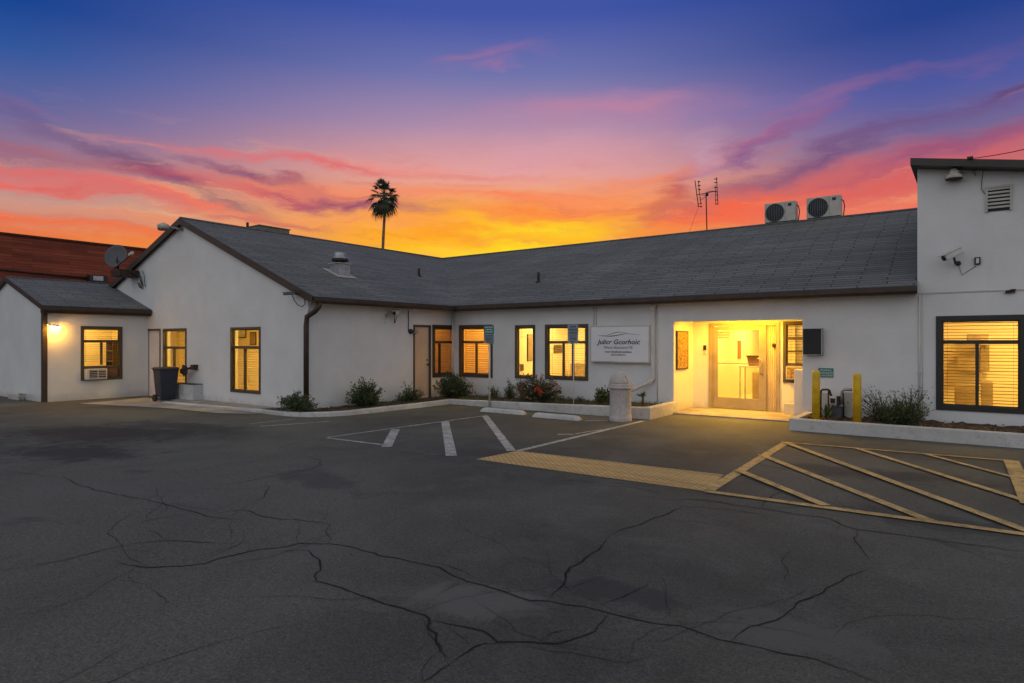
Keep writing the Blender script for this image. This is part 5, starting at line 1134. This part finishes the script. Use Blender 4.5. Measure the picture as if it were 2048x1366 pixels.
x = onV(1128, 683, 13.3)[0]; shrub('shrub', (x, 13.3, .13), .25, .2, .14, 30, 380, .05, 'low straggly clump right of the rose bush', 9, mats=[M_DRY, M_LEAF[1]])
x = onV(1161, 683, 13.1)[0]; shrub('shrub', (x, 13.1, .14), .14, .13, .18, 40, 500, .035, 'tiny round shrub near the thin sign pole', 10)
x = onV(1203, 683, 13.2)[0]; shrub('shrub', (x, 13.25, .16), .26, .24, .40, 70, 1000, .06, 'bushy shrub half hidden behind the litter bin', 11)
# right bed
x = onV(1800, 683, 13.05)[0]; shrub('shrub', (x, 13.1, .16), .52, .42, .52, 150, 3000, .045, 'large open bush in front of the wall beside the big window', 12, open_=.4, thin=.8)
x = onV(1770, 683, 13.2)[0]; shrub('shrub', (x-.05, 13.25, .18), .45, .35, .66, 60, 900, .04, 'tall airy shrub reaching toward the yellow bollard', 13, open_=1.0, thin=.7, lean=(-.25,0))
x = onV(1822, 683, 13.3)[0]; shrub('shrub', (x, 13.35, .18), .34, .3, .72, 50, 800, .042, 'tall airy shrub behind the large open bush', 14, open_=1.0, thin=.7)
# succulent by the downpipe and agave by the meter
def rosette(name, c, n_, L, m, label, seed):
    random.seed(seed); t = thing(name, label, 'plant', c); b = B(); c = Vector(c)
    for i in range(n_):
        a = random.uniform(0, 6.28); e = random.uniform(.4, 1.3); d = Vector((math.cos(a)*math.cos(e), math.sin(a)*math.cos(e), math.sin(e))); s = d.cross(Vector((0,0,1))).normalized(); L_ = L*random.uniform(.7,1.1); q1 = c+d*L_*.45; q2 = c+d*L_+Vector((0,0,-.12*L_))
        for sg in (-1, 1): b.poly([c, q1+s*sg*.028, q2, q1+Vector((0,0,-.015))])
    b.build('leaves', m, t)
    if c.z > .3: b = B(); b.tube([(c.x,c.y,.15),(c.x+.02,c.y,c.z+.02)], .025, 6); b.build('stem', M_TWIG, t)
x = onV(1281, 683, 13.1)[0]; rosette('succulent', (x, 13.2, .40), 18, .17, M_LEAF[1], 'small spiky succulent beside the white downpipe outlet', 21)
x = onV(1651, 683, 13.3)[0]; rosette('agave', (x, 13.3, .18), 14, .38, M_LEAF[0], 'dark agave at the foot of the gas meter pipes', 22)
# ground cover in the left bed
def grass(x0, x1, y0, y1, zf, n_, name, label, seed, h=.09):
    random.seed(seed); b = B()
    for i in range(n_):
        x = random.uniform(x0,x1); y = random.uniform(y0,y1)
        if noise.noise(Vector((x*1.7,y*1.7,seed))) < -.05: continue
        z = zf(x, y); a = random.uniform(0,6.28); l = h*random.uniform(.5,1.4); s = Vector((math.cos(a),math.sin(a),0))*.005; tp = Vector((x+random.gauss(0,.03),y+random.gauss(0,.03),z+l)); b.poly([Vector((x,y,z))-s, Vector((x,y,z))+s, tp], random.choice((0,0,1)))
    tag(b.build(name, [M_DRY, M_LEAF[1]]), label, kind='stuff')
grass(-11.9, -5.8, 12.7, 13.9, lambda x, y: .07+.12*(x+12.4)/6.8, 5200, 'dry_grass', 'sparse dry grass growing in the left planting bed', 31)
grass(-12.3, -11.45, 9.4, 12.5, lambda x, y: .07, 2200, 'dry_grass', 'sparse weeds along the foot of the wing side wall', 32, .06)
random.seed(40); b = B()
for i in range(260):
    x = random.uniform(-2.2, 2.5); y = random.uniform(12.75, 13.6); r = random.uniform(.008,.03); a = random.uniform(0,3.14); d = Vector((math.cos(a),math.sin(a),random.uniform(0,.4)))*r; s = Vector((-math.sin(a),math.cos(a),random.uniform(-.2,.2)))*r*.5; p = Vector((x,y,.2)); b.poly([p-d, p+s, p+d, p-s], random.choice((0,1)))
tag(b.build('leaf_litter', [mat('dead_leaf', (.24,.15,.09), .8, var=.4), M_SOILL]), 'dead leaves and chips scattered on the bed below the large right window', kind='stuff')
